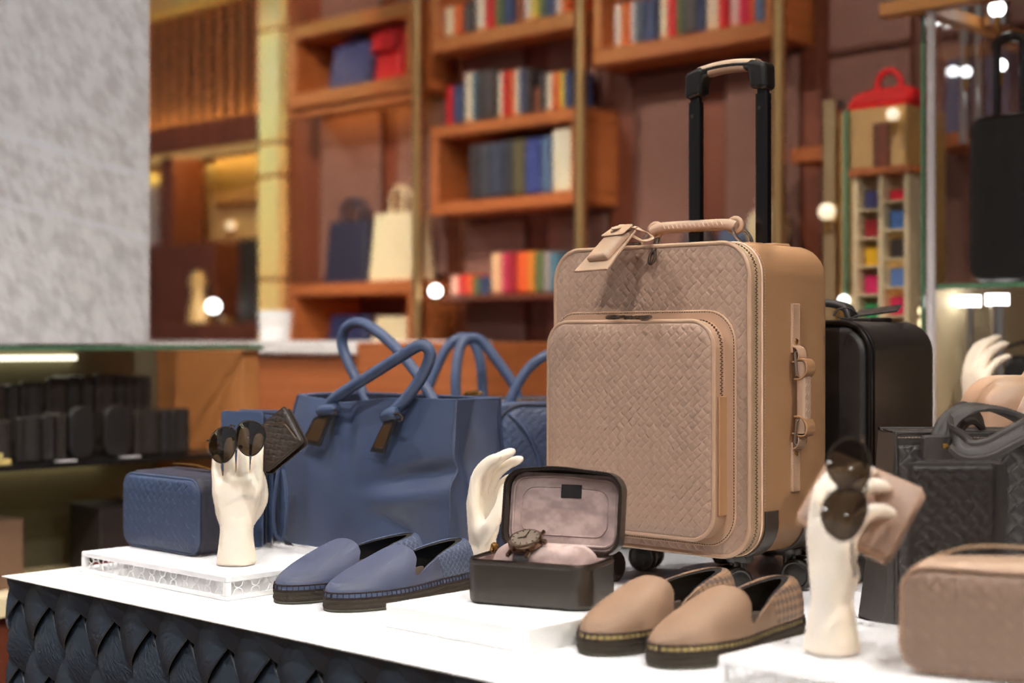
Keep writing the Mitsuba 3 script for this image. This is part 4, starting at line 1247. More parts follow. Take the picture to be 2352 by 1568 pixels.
mat('m_gusset', (62, 54, 48), 0.8, 0.2)
mat('m_blue_vamp', (62, 69, 90), 0.36, 0.5)
espadrille('blue leather espadrille on the white table, the one nearer the riser block', 'pair of blue espadrilles', (-1.636, 1.352, 0.8005), 5, False, 'm_blue_vamp', 'm_blue', ((86, 98, 118), (54, 64, 86), 0))
espadrille('blue leather espadrille on the white table, the one nearer the wire riser', 'pair of blue espadrilles', (-1.738, 1.345, 0.8005), 5, True, 'm_blue_vamp', 'm_blue', ((86, 98, 118), (54, 64, 86), 0))
mat('m_tan_vamp', (130, 105, 85), 0.5, 0.35)
mat('m_tan_band', (150, 132, 86), 0.6, 0.3)
espadrille('tan leather espadrille in front of the suitcase, the one nearer the right riser', 'pair of tan espadrilles', (-1.082, 1.378, 0.8005), 2, False, 'm_tan_vamp', 'm_tan_band', ((96, 82, 74), (144, 114, 88)))
espadrille('tan leather espadrille in front of the suitcase, the one nearer the watch case', 'pair of tan espadrilles', (-1.184, 1.376, 0.8005), 2, True, 'm_tan_vamp', 'm_tan_band', ((96, 82, 74), (144, 114, 88)))

# ---------------------------------------------------------------- the open watch case and the watch
wc = thing('watch_case', 'small dark leather zip case lying open on the white riser block', 'case')
CW, CD, CH = 0.176, 0.112, 0.056
cr = 18.5
Mc = rot(rz=cr)
Mc[:3, 3] = np.array([-1.4245, 1.405, 0.8316]) + Mc[:3, :3] @ np.array([CW / 2, CD / 2, 0])


def flat_slab(w, d, r, z0, z1, rb=0.006, rt=0.0):
    m = slab(w, d, r, -z1, -z0, rt, rb, 8, 4)
    v = np.asarray(m.vertices)
    return fix(tm(np.stack([v[:, 0], v[:, 2], -v[:, 1]], 1), m.faces[:, ::-1]))


outer = man(flat_slab(CW, CD, 0.024, 0.0, CH, 0.006, 0.001))
innr = man(flat_slab(CW - 0.009, CD - 0.009, 0.021, 0.004, CH + 0.02, 0.004))
part(wc, 'base', B(unman(outer - innr), Mc), 'm_case_leather', 35)
inn2 = man(flat_slab(CW - 0.0085, CD - 0.0085, 0.021, 0.0042, CH - 0.002, 0.004)) - man(flat_slab(CW - 0.012, CD - 0.012, 0.02, 0.006, CH + 0.02, 0.004))
part(wc, 'base_lining', B(unman(inn2), Mc), 'm_suede', 35, label='mauve suede lining')


def flat_loop(w, d, r, z, n=8):
    q = rr(w, d, r, n)
    return np.column_stack([q, np.full(len(q), z)])


part(wc, 'zipper', B(boxes_on(flat_loop(CW - 0.004, CD - 0.004, 0.022, CH + 0.001), True, 0.0024, (0.0013, 0.0034, 0.0022), (0, 0, 1), 0.0, 0.0).copy(), Mc), 'm_dark_metal', False, label='dark metal zipper teeth', stuff=True)
part(wc, 'piping', B(tube(flat_loop(CW - 0.001, CD - 0.001, 0.024, CH - 0.0035), 0.0016, 6, True), Mc), 'm_case_leather', True)
# lid, hinged along the back edge and thrown open
LH = 0.026
Lm = np.eye(4)
Lm[:3, 3] = [0, CD / 2 - 0.001, CH - 0.001]
Lm = Mc @ Lm @ rot(rx=82)
sh = np.eye(4)
sh[:3, 3] = [0, CD / 2 + 0.001, 0]
ML = Lm @ sh


def lid_bow(m, k=1.0):
    v = np.asarray(m.vertices).copy()
    v[:, 1] += 0.006 * np.exp(-((v[:, 0] + 0.01) / 0.05) ** 2) * np.clip(v[:, 1] / (CD / 2), 0, 1) ** 2 * k
    return tm(v, m.faces)


lo_ = man(flat_slab(CW, CD, 0.026, -LH, 0.0, 0.009, 0.001)) - man(flat_slab(CW - 0.008, CD - 0.008, 0.023, -LH + 0.006, 0.02, 0.006))
part(wc, 'lid', B(lid_bow(unman(lo_.refine_to_length(0.012))), ML), 'm_case_leather', 35)
part(wc, 'lid_lining', B(lid_bow(flat_slab(CW - 0.0085, CD - 0.0085, 0.023, -LH + 0.0065, -LH + 0.012, 0.001, 0.003)), ML), 'm_suede', 35, label='mauve suede lid lining')
for ins in (0.011, 0.024):
    part(wc, 'lining_seam', B(lid_bow(tm(*(lambda t: (t.vertices, t.faces))(tube(dense(flat_loop(CW - ins * 2, CD - ins * 2, 0.018, -LH + 0.0125), 0.004, True), 0.0007 if ins > 0.02 else 0.0022, 5, True)))), ML), 'm_suede', True)
part(wc, 'lid_zipper', B(lid_bow(boxes_on(dense(flat_loop(CW - 0.004, CD - 0.004, 0.024, 0.001), 0.0024, True), True, 0.0024, (0.0013, 0.0034, 0.0022), (0, 0, 1), 0.0)), ML), 'm_dark_metal', False, stuff=True)
part(wc, 'label_patch', B(box((-0.006, 0.020, -LH + 0.012), (0.024, 0.038, -LH + 0.0137), 0.0005), ML), 'm_lining', False, label='small black leather patch')
part(wc, 'zip_pull', B(cat(ball((-CW / 2 + 0.004, 0.030, CH + 0.008), 0.0055, 2), tube(ring_pts((-CW / 2 + 0.003, 0.026, CH + 0.003), 0.006, 0.004, (0, 1, 0), (0, 0, 1), 16), 0.0016, 6, True)), Mc), 'm_brass', True)
part(wc, 'pillow', B(X(slab(0.146, 0.062, 0.029, -0.031, 0.031, 0.026, 0.026, 8, 6), (0.004, 0.004, 0.0445)), Mc), 'm_suede', True, label='round mauve suede pillow')
wa = thing('wristwatch', 'bronze wristwatch with black strap around the pillow of the open case', 'watch')
wx = -0.018
Mw = Mc.copy()
Mw[:3, 3] = (Mc @ np.array([wx, 0.004, 0.0445, 1]))[:3]
Mw = Mw @ rot(rx=24)
Mw[:3, :3] *= 1.22
part(wa, 'case', B(X(revolve([(0.001, 0), (0.0175, 0.0005), (0.0195, 0.002), (0.0195, 0.006), (0.0185, 0.0085), (0.0165, 0.0095), (0.0155, 0.0088), (0.001, 0.0088)], 36), (0, 0, 0.0270)), Mw), 'm_watch' if mat('m_watch', (122, 102, 86), 0.2, metal=1.0) else '', 40)
part(wa, 'dial', B(cyl((0, 0, 0.0355), (0, 0, 0.0361), 0.0156, 32), Mw), 'm_watch_dial' if mat('m_watch_dial', (150, 138, 126), 0.3, metal=0.7) else '', 40)
part(wa, 'hand', B(box((-0.0005, -0.002, 0.0363), (0.0005, 0.012, 0.0369)), Mw), 'm_black_plastic', False)
part(wa, 'hand', B(X(box((-0.0006, -0.002, 0.0363), (0.0006, 0.008, 0.0369)), (0, 0, 0), rz=110), Mw), 'm_black_plastic', False)
for k in range(12):
    part(wa, 'hour_mark', B(X(box((-0.0005, 0.0125, 0.0361), (0.0005, 0.0148, 0.0366)), (0, 0, 0), rz=30 * k), Mw), 'm_black_plastic', False)
part(wa, 'crown', B(cyl((0.0195, 0, 0.0320), (0.0245, 0, 0.0320), 0.003, 16, 0.0008), Mw), 'm_watch', 40)
for sx_ in (-1, 1):
    for sy_ in (-1, 1):
        part(wa, 'lug', B(box((sx_ * 0.011 - 0.002, sy_ * 0.022 - 0.006, 0.0265), (sx_ * 0.011 + 0.002, sy_ * 0.022 + 0.004, 0.0315), 0.0012), Mw), 'm_watch', False)
for a0, a1 in ((56, -75), (124, 250)):
    a = np.radians(np.linspace(a0, a1, 22))
    path = np.stack([np.zeros(22), 0.0275 * np.cos(a), 0.0275 * np.sin(a)], 1)
    part(wa, 'strap', B(strap(path, 0.0185, 0.003, side=(1, 0, 0)), Mw), 'm_black_leather', 40)

# ---------------------------------------------------------------- black suitcase behind the taupe one
bs = thing('suitcase', 'black leather suitcase standing close behind the taupe one', 'suitcase')
bx0, bx1, by0, by1, bz0, bz1 = -1.55, -1.198, 2.052, 2.268, 0.835, 1.207
bcx, bcz, bw, bh = (bx0 + bx1) / 2, (bz0 + bz1) / 2, bx1 - bx0, bz1 - bz0
part(bs, 'body', X(slab(bw, bh, 0.05, by0 + 0.012, by1, 0.002, 0.03), (bcx, 0, bcz)), 'm_black_leather', 40)
part(bs, 'front_panel', X(slab(bw - 0.014, bh - 0.014, 0.045, by0 - 0.004, by0 + 0.014, 0.012, 0), (bcx, 0, bcz)), 'm_black_leather', 40)
for y, r in ((by0 + 0.002, 0.0045), (by0 + 0.013, 0.0035)):
    part(bs, 'piping', tube(loop3(bw - 0.006, bh - 0.006, 0.048, y, bcx, bcz), r, 10, True), 'm_black_gloss', True)
part(bs, 'top_handle', sweep(curve([(-1.46, 2.16, 1.208), (-1.445, 2.16, 1.232), (-1.38, 2.16, 1.240), (-1.31, 2.16, 1.232), (-1.295, 2.16, 1.208)], 30), rr(0.026, 0.012, 0.005, 3), side=(0, 1, 0)), 'm_black_leather', 40)
part(bs, 'handle_mount', box((-1.30, 2.13, 1.206), (-1.245, 2.20, 1.213), 0.002), 'm_black_leather', False)
for x in (bx0 + 0.05, bx1 - 0.05):
    for y in (by0 + 0.04, by1 - 0.04):
        cs = part(bs, 'caster', cyl((x, y, 0.822), (x, y, 0.838), 0.012, 16), 'm_black_plastic', 40)
        part(cs, 'wheel', cyl((x - 0.012, y, 0.8205), (x + 0.012, y, 0.8205), 0.020, 24, 0.003), 'm_black_plastic', 40)
bt = thing('luggage_tag', 'black leather luggage tag lying on top of the black suitcase behind the taupe one', 'luggage tag')
part(bt, 'back_plate', B(box((-0.034, -0.024, 0), (0.034, 0.024, 0.004), 0.001), basis(unit((0.9, 0.35, 0.12)), unit((-0.35, 0.9, 0.2)), unit((-0.05, -0.2, 1)), (-1.262, 2.185, 1.2225))), 'm_black_leather', False)
part(bt, 'strap', strap(curve([(-1.2374, 2.0110, 1.2141), (-1.2326, 2.0156, 1.2240), (-1.2206, 2.0270, 1.2253), (-1.2120, 2.0352, 1.2160), (-1.2206, 2.0270, 1.2101), (-1.2326, 2.0156, 1.2114)], 40), 0.008, 0.002, side=FW), 'm_black_leather', 40)

# ---------------------------------------------------------------- charcoal woven bag with looped handles
cb = thing('briefcase_bag', 'charcoal woven leather bag with thick looped handles at the right', 'handbag')
o = np.array((-1.0128, 1.7968, 0.9939))
dx = unit(along(-0.02, 1))
KW, KH, KD = 0.40, 0.252, 0.12
Mk = basis(dx, np.cross(UP, dx), UP, np.array([*(o[:2] + dx[:2] * KW / 2), 0.803 + KH / 2]))
ro_ = [np.column_stack([p, np.full(len(p), z)]) for z in np.linspace(-KH / 2, KH / 2, 12) for p in [np.array([(KW / 2 * sx_ + (0.014 * (0.5 - z / KH) * sx_ if True else 0), y) for sx_, y in ((-1, 0), (1, 0), (1, KD * 0.5), (1, KD), (-1, KD), (-1, KD * 0.5))]) + np.array([[0, 0], [0, 0], [0.012 * (0.5 - z / KH), 0], [0, -0.02 * (z / KH + .5)], [0, -0.02 * (z / KH + .5)], [-0.02 * (0.6 - z / KH), 0]])]]
part(cb, 'body', B(fix(loft([dense(r, 0.012, True) if False else r for r in ro_], cap=True)), Mk), 'm_charcoal', 25)
woven(cb, 'woven_front', B(panel(KW - 0.004, KH - 0.02, 0.004, 0.0185, 0.0030, 0.0017, 0.002, 0.012), Mk @ basis((1, 0, 0), (0, 1, 0), (0, 0, 1), (0, -0.0005, -0.006))), (28, 25, 25), cut=2.2, label='charcoal woven leather front')
part(cb, 'top_rim', B(tube(np.array([(x, y, KH / 2) for x, y in ((-KW / 2, 0.001), (KW / 2, 0.001), (KW / 2, KD - 0.02), (-KW / 2, KD - 0.02), (-KW / 2 - 0.003, KD * .5))]), 0.0025, 6, True), Mk), 'm_charcoal', True)
part(cb, 'corner_strip', B(box((-KW / 2 - 0.001, -0.0035, -KH / 2 + 0.002), (-KW / 2 + 0.003, 0.003, KH / 2), 0.001), Mk), 'm_charcoal', False)
part(cb, 'stitching', B(boxes_on(np.array([(-KW / 2 + 0.004, -0.0035, KH / 2 - 0.006), (KW / 2, -0.0035, KH / 2 - 0.006)]), False, 0.0045, (0.003, 0.0008, 0.0008), (0, 0, 1)), Mk), 'm_tan_edge', False, stuff=True)


def ridged(path, w, t, **kw):
    prof = []
    for k in range(44):
        a = 2 * math.pi * k / 44
        c, s = math.cos(a), math.sin(a)
        x = w / 2 * np.sign(c) * abs(c) ** 0.5
        prof.append((x, t / 2 * np.sign(s) * abs(s) ** 0.5 * (0.70 + 0.30 * math.cos(6 * math.pi * x / w))))
    return sweep(path, prof, **kw)


h1p = curve([(-0.9644, 1.8222, 1.0317), (-0.9623, 1.8241, 1.0493), (-0.9557, 1.8374, 1.0735), (-0.9379, 1.8542, 1.0872), (-0.9152, 1.8759, 1.0872), (-0.8904, 1.8994, 1.0746), (-0.8656, 1.9230, 1.0518), (-0.8510, 1.9299, 1.0294)], 70)
part(cb, 'handle', ridged(h1p, 0.032, 0.009, side=unit(FW * 0.75 - RT * 0.6 + UP * 0.1)), 'm_charcoal', 50, label='thick ridged leather handle')
h2p = curve([(-0.9690, 1.9627, 1.0397), (-0.9649, 1.9390, 1.0659), (-0.9627, 1.8996, 1.0791), (-0.9546, 1.8521, 1.0696), (-0.9388, 1.8189, 1.0506), (-0.9179, 1.8112, 1.0357), (-0.8939, 1.8202, 1.0386), (-0.8715, 1.8345, 1.0528), (-0.8475, 1.8574, 1.0694), (-0.8279, 1.9036, 1.0822)], 80)
part(cb, 'handle', ridged(h2p, 0.034, 0.009, side=unit(FW * 0.62 + UP * 0.78)), 'm_charcoal', 50, label='thick ridged leather handle')
part(cb, 'handle_tab', B(X(slab(0.04, 0.034, 0.006, -0.012, 0.0, 0.003, 0, 5, 3), (0, 0, 0)), basis(dx, np.cross(UP, dx), UP, (-0.9664, 1.8202, 1.0362))), 'm_charcoal', 40)
part(cb, 'ring', tube(np.array([(-0.9491, 1.8049, 1.0401), (-0.9447, 1.8092, 1.0401)]), 0.0035, 10), 'm_brass', True)

# ---------------------------------------------------------------- black woven organiser standing on the right riser
og = thing('organiser_wallet', 'black woven leather organiser wallet standing upright in front of the charcoal bag', 'wallet')
a_, b_ = np.array((-0.8943, 1.6128, 1.0134)), np.array((-0.7867, 1.6254, 1.0193))
w_ = float(np.linalg.norm(b_ - a_))
d_ = unit(b_ - a_)
OH = 0.200
Mo = basis(d_, np.cross(UP, d_), UP, np.array([*((a_ + b_)[:2] / 2), 0.8362 + OH / 2]))
part(og, 'cover', B(slab(w_, OH, 0.006, 0.0, 0.016, 0.002, 0.002, 4, 3), Mo), 'm_black_leather', 40)
woven(og, 'woven_front', B(panel(w_ - 0.010, OH - 0.008, 0.005, 0.0140, 0.0026, 0.0014, 0.002, 0.012), Mo), (17, 15, 14), 'm_weave_gloss', 2.0, label='black woven leather front')
part(og, 'spine', B(cyl((w_ / 2 + 0.001, 0.006, -OH / 2 + 0.001), (w_ / 2 + 0.001, 0.006, OH / 2 - 0.001), 0.008, 18, 0.001), Mo), 'm_black_leather', 40)

# ---------------------------------------------------------------- taupe pouch at the right front
rp = thing('toiletry_pouch', 'taupe woven leather pouch on the right riser at the bottom right corner', 'pouch')
RW, RH, RD = 0.23, 0.112, 0.095
Mr = rot(rz=16.5)
Mr[:3, 3] = np.array([-0.7885, 1.404, 0.8362 + RH / 2]) + Mr[:3, :3] @ np.array([RW / 2, 0, 0])
body = slab(RW, RH, 0.028, 0.003, RD, 0.012, 0.02, 8, 5)
bv = body.vertices
tt = np.clip(bv[:, 1] / RD, 0, 1)
bv[:, 2] += np.where(bv[:, 2] > 0, 0.016 * np.sin(np.pi * tt) * np.clip((bv[:, 0] + 0.085) / 0.03, 0, 1), 0)
part(rp, 'body', B(body, Mr), 'm_taupe_weave', 40)
woven(rp, 'woven_front', B(panel(RW - 0.008, RH - 0.010, 0.024, 0.0118, 0.0018, 0.0014, 0.006, 0.03), Mr @ basis((1, 0, 0), (0, 1, 0), (0, 0, 1), (0, 0.002, -0.002))), (132, 108, 92), label='taupe woven leather front')
q = rr(RW - 0.006, RH - 0.007, 0.026, 8)
part(rp, 'piping', B(tube(np.stack([q[:, 0], np.full(len(q), 0.002), q[:, 1]], 1), 0.0024, 8, True), Mr), 'm_tan_trim', True)
part(rp, 'zipper', B(strap(curve([(-0.085, 0.045, RH / 2 + 0.004), (-0.05, 0.045, RH / 2 + 0.0145), (0.0, 0.045, RH / 2 + 0.017), (0.1, 0.045, RH / 2 + 0.015)], 30), 0.008, 0.0025, side=(0, 1, 0)), Mr), 'm_tape', 40)

# small white folded card in front of the charcoal bag
cd = np.array((-1.0961, 1.8349, 0.8082))
solo('price_card', B(fix(loft([np.array([(-0.013, y, 0), (-0.0122, y, 0.0), (0.0, y, 0.0292), (0.0122, y, 0), (0.013, y, 0), (0.0, y, 0.0312)]) for y in (-0.018, 0.018)])), basis(unit(along(0.6, 0.8)), np.cross(UP, unit(along(0.6, 0.8))), UP, (cd[0], cd[1], 0.8008))), 'm_white', 'small white folded card on the table behind the right mannequin hand', 'card', smooth=False)

# ---------------------------------------------------------------- taupe bag at the right edge
tg = thing('soft_bag', 'smooth taupe leather bag with a curved zipper at the right edge', 'handbag')
dx = unit(along(0.05, 1))
o = np.array((-1.0497, 2.1206, 1.0351))
Mt = basis(dx, np.cross(UP, dx), UP, np.array([*(o[:2] + dx[:2] * 0.15), 0.803 + 0.16]))
part(tg, 'body', B(slab(0.30, 0.32, 0.06, 0, 0.14, 0.04, 0.04, 10, 6), Mt), 'm_tan_trim', 50)
zp = curve([(-0.118, -0.004, -0.12), (-0.105, -0.005, 0.06), (-0.088, -0.003, 0.118), (-0.06, 0.006, 0.15), (-0.02, 0.02, 0.162)], 60)
part(tg, 'zipper_tape', B(strap(zp, 0.014, 0.004, up=(0, -1, 0.3)), Mt), 'm_tan_edge', 40)
part(tg, 'zipper', B(boxes_on(zp, False, 0.0036, (0.0018, 0.007, 0.004), (1, 0, -0.4), 0.002), Mt), 'm_dark_metal', False, stuff=True)
part(tg, 'handle', B(strap(curve([(-0.07, 0.05, 0.155), (-0.05, 0.05, 0.185), (-0.02, 0.05, 0.215), (0.04, 0.05, 0.235), (0.1, 0.05, 0.2), (0.12, 0.05, 0.15)], 40), 0.02, 0.005, side=(0, 1, 0)), Mt), 'm_tan_trim', 40)

# ---------------------------------------------------------------- glass vitrine on a dark wood base behind the table
mat('m_beam', (190, 130, 74), 0.4, 0.4)
vt = thing('glass_vitrine', 'glass display vitrine with a gold top frame and steel post at the right', 'display case')
VX0, VX1, VY0, VY1, VB, VT = -1.56, -0.35, 2.86, 3.42, 0.975, 1.855
part(vt, 'base', box((VX0 - 0.03, 2.90, 0.0), (VX1, VY1, VB), 0.004), 'm_darkwood', False, label='dark wood base')
part(vt, 'top_beam', box((-1.64, VY0 - 0.02, VT), (VX1, VY0 + 0.02, VT + 0.03), 0.003), 'm_beam', False, label='gold frame beam')
part(vt, 'top_beam', box((VX0 - 0.015, VY0 + 0.02, VT), (VX0 + 0.015, VY1, VT + 0.03), 0.003), 'm_beam', False, label='gold frame beam')
part(vt, 'top_beam', box((VX0 + 0.015, VY1 - 0.03, VT), (VX1, VY1, VT + 0.03), 0.003), 'm_beam', False, label='gold frame beam')
part(vt, 'steel_post', cyl((-1.53, VY0 - 0.0, 0.975), (-1.53, VY0 - 0.0, VT), 0.0095, 20), 'm_grey', 40, label='pale steel post')
part(vt, 'glass_pane', box((VX0 - 0.004, VY0 + 0.03, VB), (VX0, VY1 - 0.04, VT)), 'm_glass', False)
part(vt, 'glass_edge', box((VX0 - 0.0055, VY0 + 0.022, VB), (VX0 + 0.0015, VY0 + 0.0295, VT)), 'm_glass_edge', False)
part(vt, 'glass_shelf', box((VX0 + 0.004, VY0 + 0.02, 1.283), (VX1 - 0.01, VY1 - 0.05, 1.293)), 'm_glass', False)
part(vt, 'shelf_edge', box((VX0 + 0.004, VY0 + 0.014, 1.283), (VX1 - 0.01, VY0 + 0.0195, 1.293)), 'm_glass_edge', False, label='green glass shelf edge')
part(vt, 'back_panel', box((VX0 + 0.10, VY1 - 0.03, VB + 0.001), (VX1, VY1 - 0.01, 1.282)), 'm_cream', False, label='cream lower panel')
part(vt, 'side_panel', box((VX0 + 0.002, VY0 + 0.045, VB + 0.001), (VX0 + 0.008, VY1 - 0.045, 1.282)), 'm_cream', False, label='cream lower panel')
ls = thing('suitcase', 'black suitcase with raised handle on the glass shelf of the vitrine', 'suitcase')
o = np.array((-1.5204, 3.0000, 1.3449))
dx = np.array([1.0, 0, 0])
Ms = basis(dx, np.cross(UP, dx), UP, np.array([*(o[:2] + dx[:2] * 0.14), 1.2945 + 0.18]))
part(ls, 'body', B(slab(0.28, 0.352, 0.035, 0, 0.16, 0.012, 0.02, 8, 4), Ms), 'm_black_plastic', 40)
for x in (-0.094, -0.035):
    part(ls, 'pole', B(cyl((x, 0.04, 0.17), (x, 0.04, 0.325), 0.0085, 14), Ms), 'm_black_gloss', 40)
part(ls, 'grip', B(tube(curve([(-0.096, 0.04, 0.318), (-0.092, 0.04, 0.334), (-0.064, 0.04, 0.342), (-0.037, 0.04, 0.334), (-0.033, 0.04, 0.318)], 20), 0.011, 12), Ms), 'm_black_gloss', 40)
for x, y in ((-0.11, 0.03), (0.11, 0.03), (-0.11, 0.13), (0.11, 0.13)):
    part(ls, 'foot', B(cyl((x, y, -0.1792), (x, y, -0.172), 0.012, 12), Ms), 'm_black_plastic', 40)
for i, px in enumerate(((-1.5164, 3.0000, 1.2783), (-1.4539, 3.0000, 1.2806))):
    c = np.array(px)
    k = thing('shelf_lamp', ('left' if i == 0 else 'right') + ' one of the two bright white lamps under the glass shelf of the vitrine', 'lamp')
    lamp(k, 'lamp_head', cyl((c[0], c[1], c[2] - 0.030), (c[0], c[1], c[2] - 0.006), 0.024, 20), np.array([1.0, 1.0, 1.0]) * 6, 'glowing white lamp head')
    part(k, 'stem', cyl((c[0], c[1], 0.976), (c[0], c[1], c[2] - 0.030), 0.016 if i else 0.010, 16), 'm_chrome', 40, label='chrome stem')
h4 = B(hand_mesh({'index': (18, 26, 26), 'middle': (22, 28, 24), 'ring': (26, 30, 22), 'pinky': (32, 28, 18)}, {'index': 3, 'middle': 0, 'ring': -2, 'pinky': -5}, [(0.010, 0.024, 0.075), (0.022, 0.034, 0.093), (0.034, 0.030, 0.115), (0.042, 0.022, 0.135)], False, res=0.005), place_axes(along(0.35, 1), (*(-1.4414, 2.8796, 1.0285)[:2], 0.9755), 1.08))
solo('mannequin_hand', h4, 'm_hand', 'small distant cream mannequin hand standing before the vitrine behind the taupe bag', 'mannequin hand', smooth=True)
bb = thing('shoulder_bag', 'black bag beside the distant mannequin hand at the right edge', 'handbag')
o = np.array((-1.4741, 3.0417, 1.0680))
dx = unit(along(0.02, 1))
Mb = basis(dx, np.cross(UP, dx), UP, np.array([*(o[:2] + dx[:2] * 0.13), 0.976 + 0.085]))
part(bb, 'body', B(slab(0.26, 0.168, 0.03, 0, 0.10, 0.02, 0.02, 6, 4), Mb), 'm_black_leather', 40)
part(bb, 'handle', B(strap(curve([(-0.11, 0.03, 0.075), (-0.125, 0.03, 0.09), (-0.05, 0.03, 0.115), (0.06, 0.03, 0.12), (0.1, 0.03, 0.08)], 30), 0.02, 0.006, side=(0, 1, 0)), Mb), 'm_black_leather', 40)
part(bb, 'clasp', B(box((-0.085, -0.004, 0.02), (-0.055, 0.001, 0.032), 0.002), Mb), 'm_brass', False)

# ---------------------------------------------------------------- shelving wall at the back
ORD = ['first', 'second', 'third', 'fourth', 'fifth', 'sixth', 'seventh', 'eighth', 'ninth', 'tenth', 'eleventh', 'twelfth', 'thirteenth', 'fourteenth', 'fifteenth', 'sixteenth', 'seventeenth', 'eighteenth']
WF, WB = 3.75, 4.105


def shelf_box(label, x0, x1, z0, z1, tb=0.055, ts=0.05, top=True, back=True):
    k = thing('shelf_box', label, 'shelf')
    part(k, 'bottom_board', box((x0, WF, z0), (x1, WB, z0 + tb), 0.003), 'm_wood', False)
    if top:
        part(k, 'top_board', box((x0, WF, z1 - tb), (x1, WB, z1), 0.003), 'm_wood', False)
    for a in (x0, x1 - ts):
        part(k, 'side_board', box((a, WF + 0.001, z0 + tb), (a + ts, WB, (z1 - tb) if top else z1), 0.003), 'm_wood', False)
    if back:
        part(k, 'back_board', box((x0 + ts, WB - 0.012, z0 + tb), (x1 - ts, WB, (z1 - tb) if top else z1)), 'm_darkwood', False)
    return k


def row_of_books(where, group, x0, z, items, y=WF + 0.02, d=0.115, fit=1.0, hs=1.0):
    """items: (colour name, rgb, thickness, height[, gap before])"""
    x = x0
    for i, it in enumerate(items):
        name, c, t, h = it[:4]
        t, h = t * fit, h * hs
        x += it[4] if len(it) > 4 else 0
        k = thing('notebook', '%s notebook, %s from the left %s' % (name, ORD[i], where), 'notebook', group)
        scene[k] = {**mikit.ply(BOOK, flat(c), False), 'to_world': T().translate([x + t / 2, y + d / 2, z + h / 2 + 0.0005]).scale([t * 0.97, d, h])}
        x += t


BOOK = box((-0.5, -0.5, -0.5), (0.5, 0.5, 0.5), 0.06)
CR, RD_, OR_, BK, NV, YL, GN, BR, PK, TL, GY = (226, 198, 160), (190, 32, 38), (214, 84, 40), (38, 34, 36), (36, 48, 78), (216, 172, 60), (70, 84, 50), (110, 66, 48), (176, 50, 80), (58, 94, 112), (150, 140, 140)

# bay 1
shelf_box('wooden shelf box at the upper left holding a navy and a red bag', -4.80, -4.045, 2.09, 2.42, 0.06, 0.06)


def handbag(name, label, x0, x1, y0, y1, z0, h, m, hh=0.10, open_=0.25, taper=0.92, r=0.0075):
    k = thing(name, label, 'handbag')
    rings = []
    cx, cy, w, d = (x0 + x1) / 2, (y0 + y1) / 2, x1 - x0, y1 - y0
    for t in np.linspace(0, 1, 6):
        q = rr(w * (1 - (1 - taper) * t), d * (1 - 0.35 * t), 0.02, 4)
        rings.append(np.column_stack([cx + q[:, 0], cy + q[:, 1], np.full(len(q), z0 + 0.001 + h * t)]))
    part(k, 'body', fix(loft(rings)), m, 40)
    if hh:
        for yy in (cy - d * 0.16, cy + d * 0.16):
            part(k, 'handle', tube(curve([(cx - w * open_, yy, z0 + h * 0.94), (cx - w * open_ * 0.95, yy, z0 + h + hh * 0.6), (cx, yy, z0 + h + hh), (cx + w * open_ * 0.95, yy, z0 + h + hh * 0.6), (cx + w * open_, yy, z0 + h * 0.94)], 24), r, 8), m, True)
    return k


handbag('handbag', 'navy blue handbag in the upper left shelf box beside the red bag', -4.60, -4.35, 3.79, 3.92, 2.151, 0.165, 'm_navy_bag', 0.03, 0.22)
rb_ = handbag('handbag', 'bright red bag in the upper left shelf box beside the navy bag', -4.335, -4.185, 3.79, 3.92, 2.151, 0.20, 'm_red', 0.0, 0.22, 1.0)
part(rb_, 'flap', box((-4.333, 3.782, 2.26), (-4.187, 3.793, 2.335), 0.004), flat((150, 16, 24)), False, label='darker red flap')
kl = thing('shelf_light', 'warm light strip under the upper left shelf box', 'light strip')
part(kl, 'lip', box((-4.80, 3.765, 2.055), (-4.045, 3.785, 2.0895)), 'm_wood', False)
lamp(kl, 'tube', box((-4.77, 3.80, 2.077), (-4.22, 3.83, 2.0885)), WARM * np.array([17.0, 9.5, 3.2]))
shelf_box('low wooden shelf box below the navy and cream bags', -4.80, -4.045, 1.06, 1.40, 0.05, 0.05)
kl = thing('shelf_light', 'warm light strip inside the low wooden shelf box at the left', 'light strip')
lamp(kl, 'tube', box((-4.40, 4.05, 1.335), (-4.12, 4.08, 1.346)), WARM * np.array([26.0, 13, 4.5]))
handbag('handbag', 'dark navy tote standing on the low shelf box next to the cream tote', -4.61, -4.36, 3.775, 3.895, 1.4005, 0.235, flat((18, 19, 42)), 0.085, 0.2)
handbag('handbag', 'cream tote with slim handles on the low shelf box next to the navy tote', -4.35, -4.085, 3.775, 3.895, 1.4005, 0.255, 'm_cream', 0.10, 0.14)
handbag('handbag', 'navy bag inside the low shelf box behind the tote handles', -4.62, -4.38, 3.79, 3.93, 1.111, 0.165, 'm_navy_bag', 0.0)
handbag('handbag', 'cream bag inside the low shelf box behind the tote handles', -4.36, -4.14, 3.79, 3.93, 1.111, 0.16, 'm_cream', 0.0)

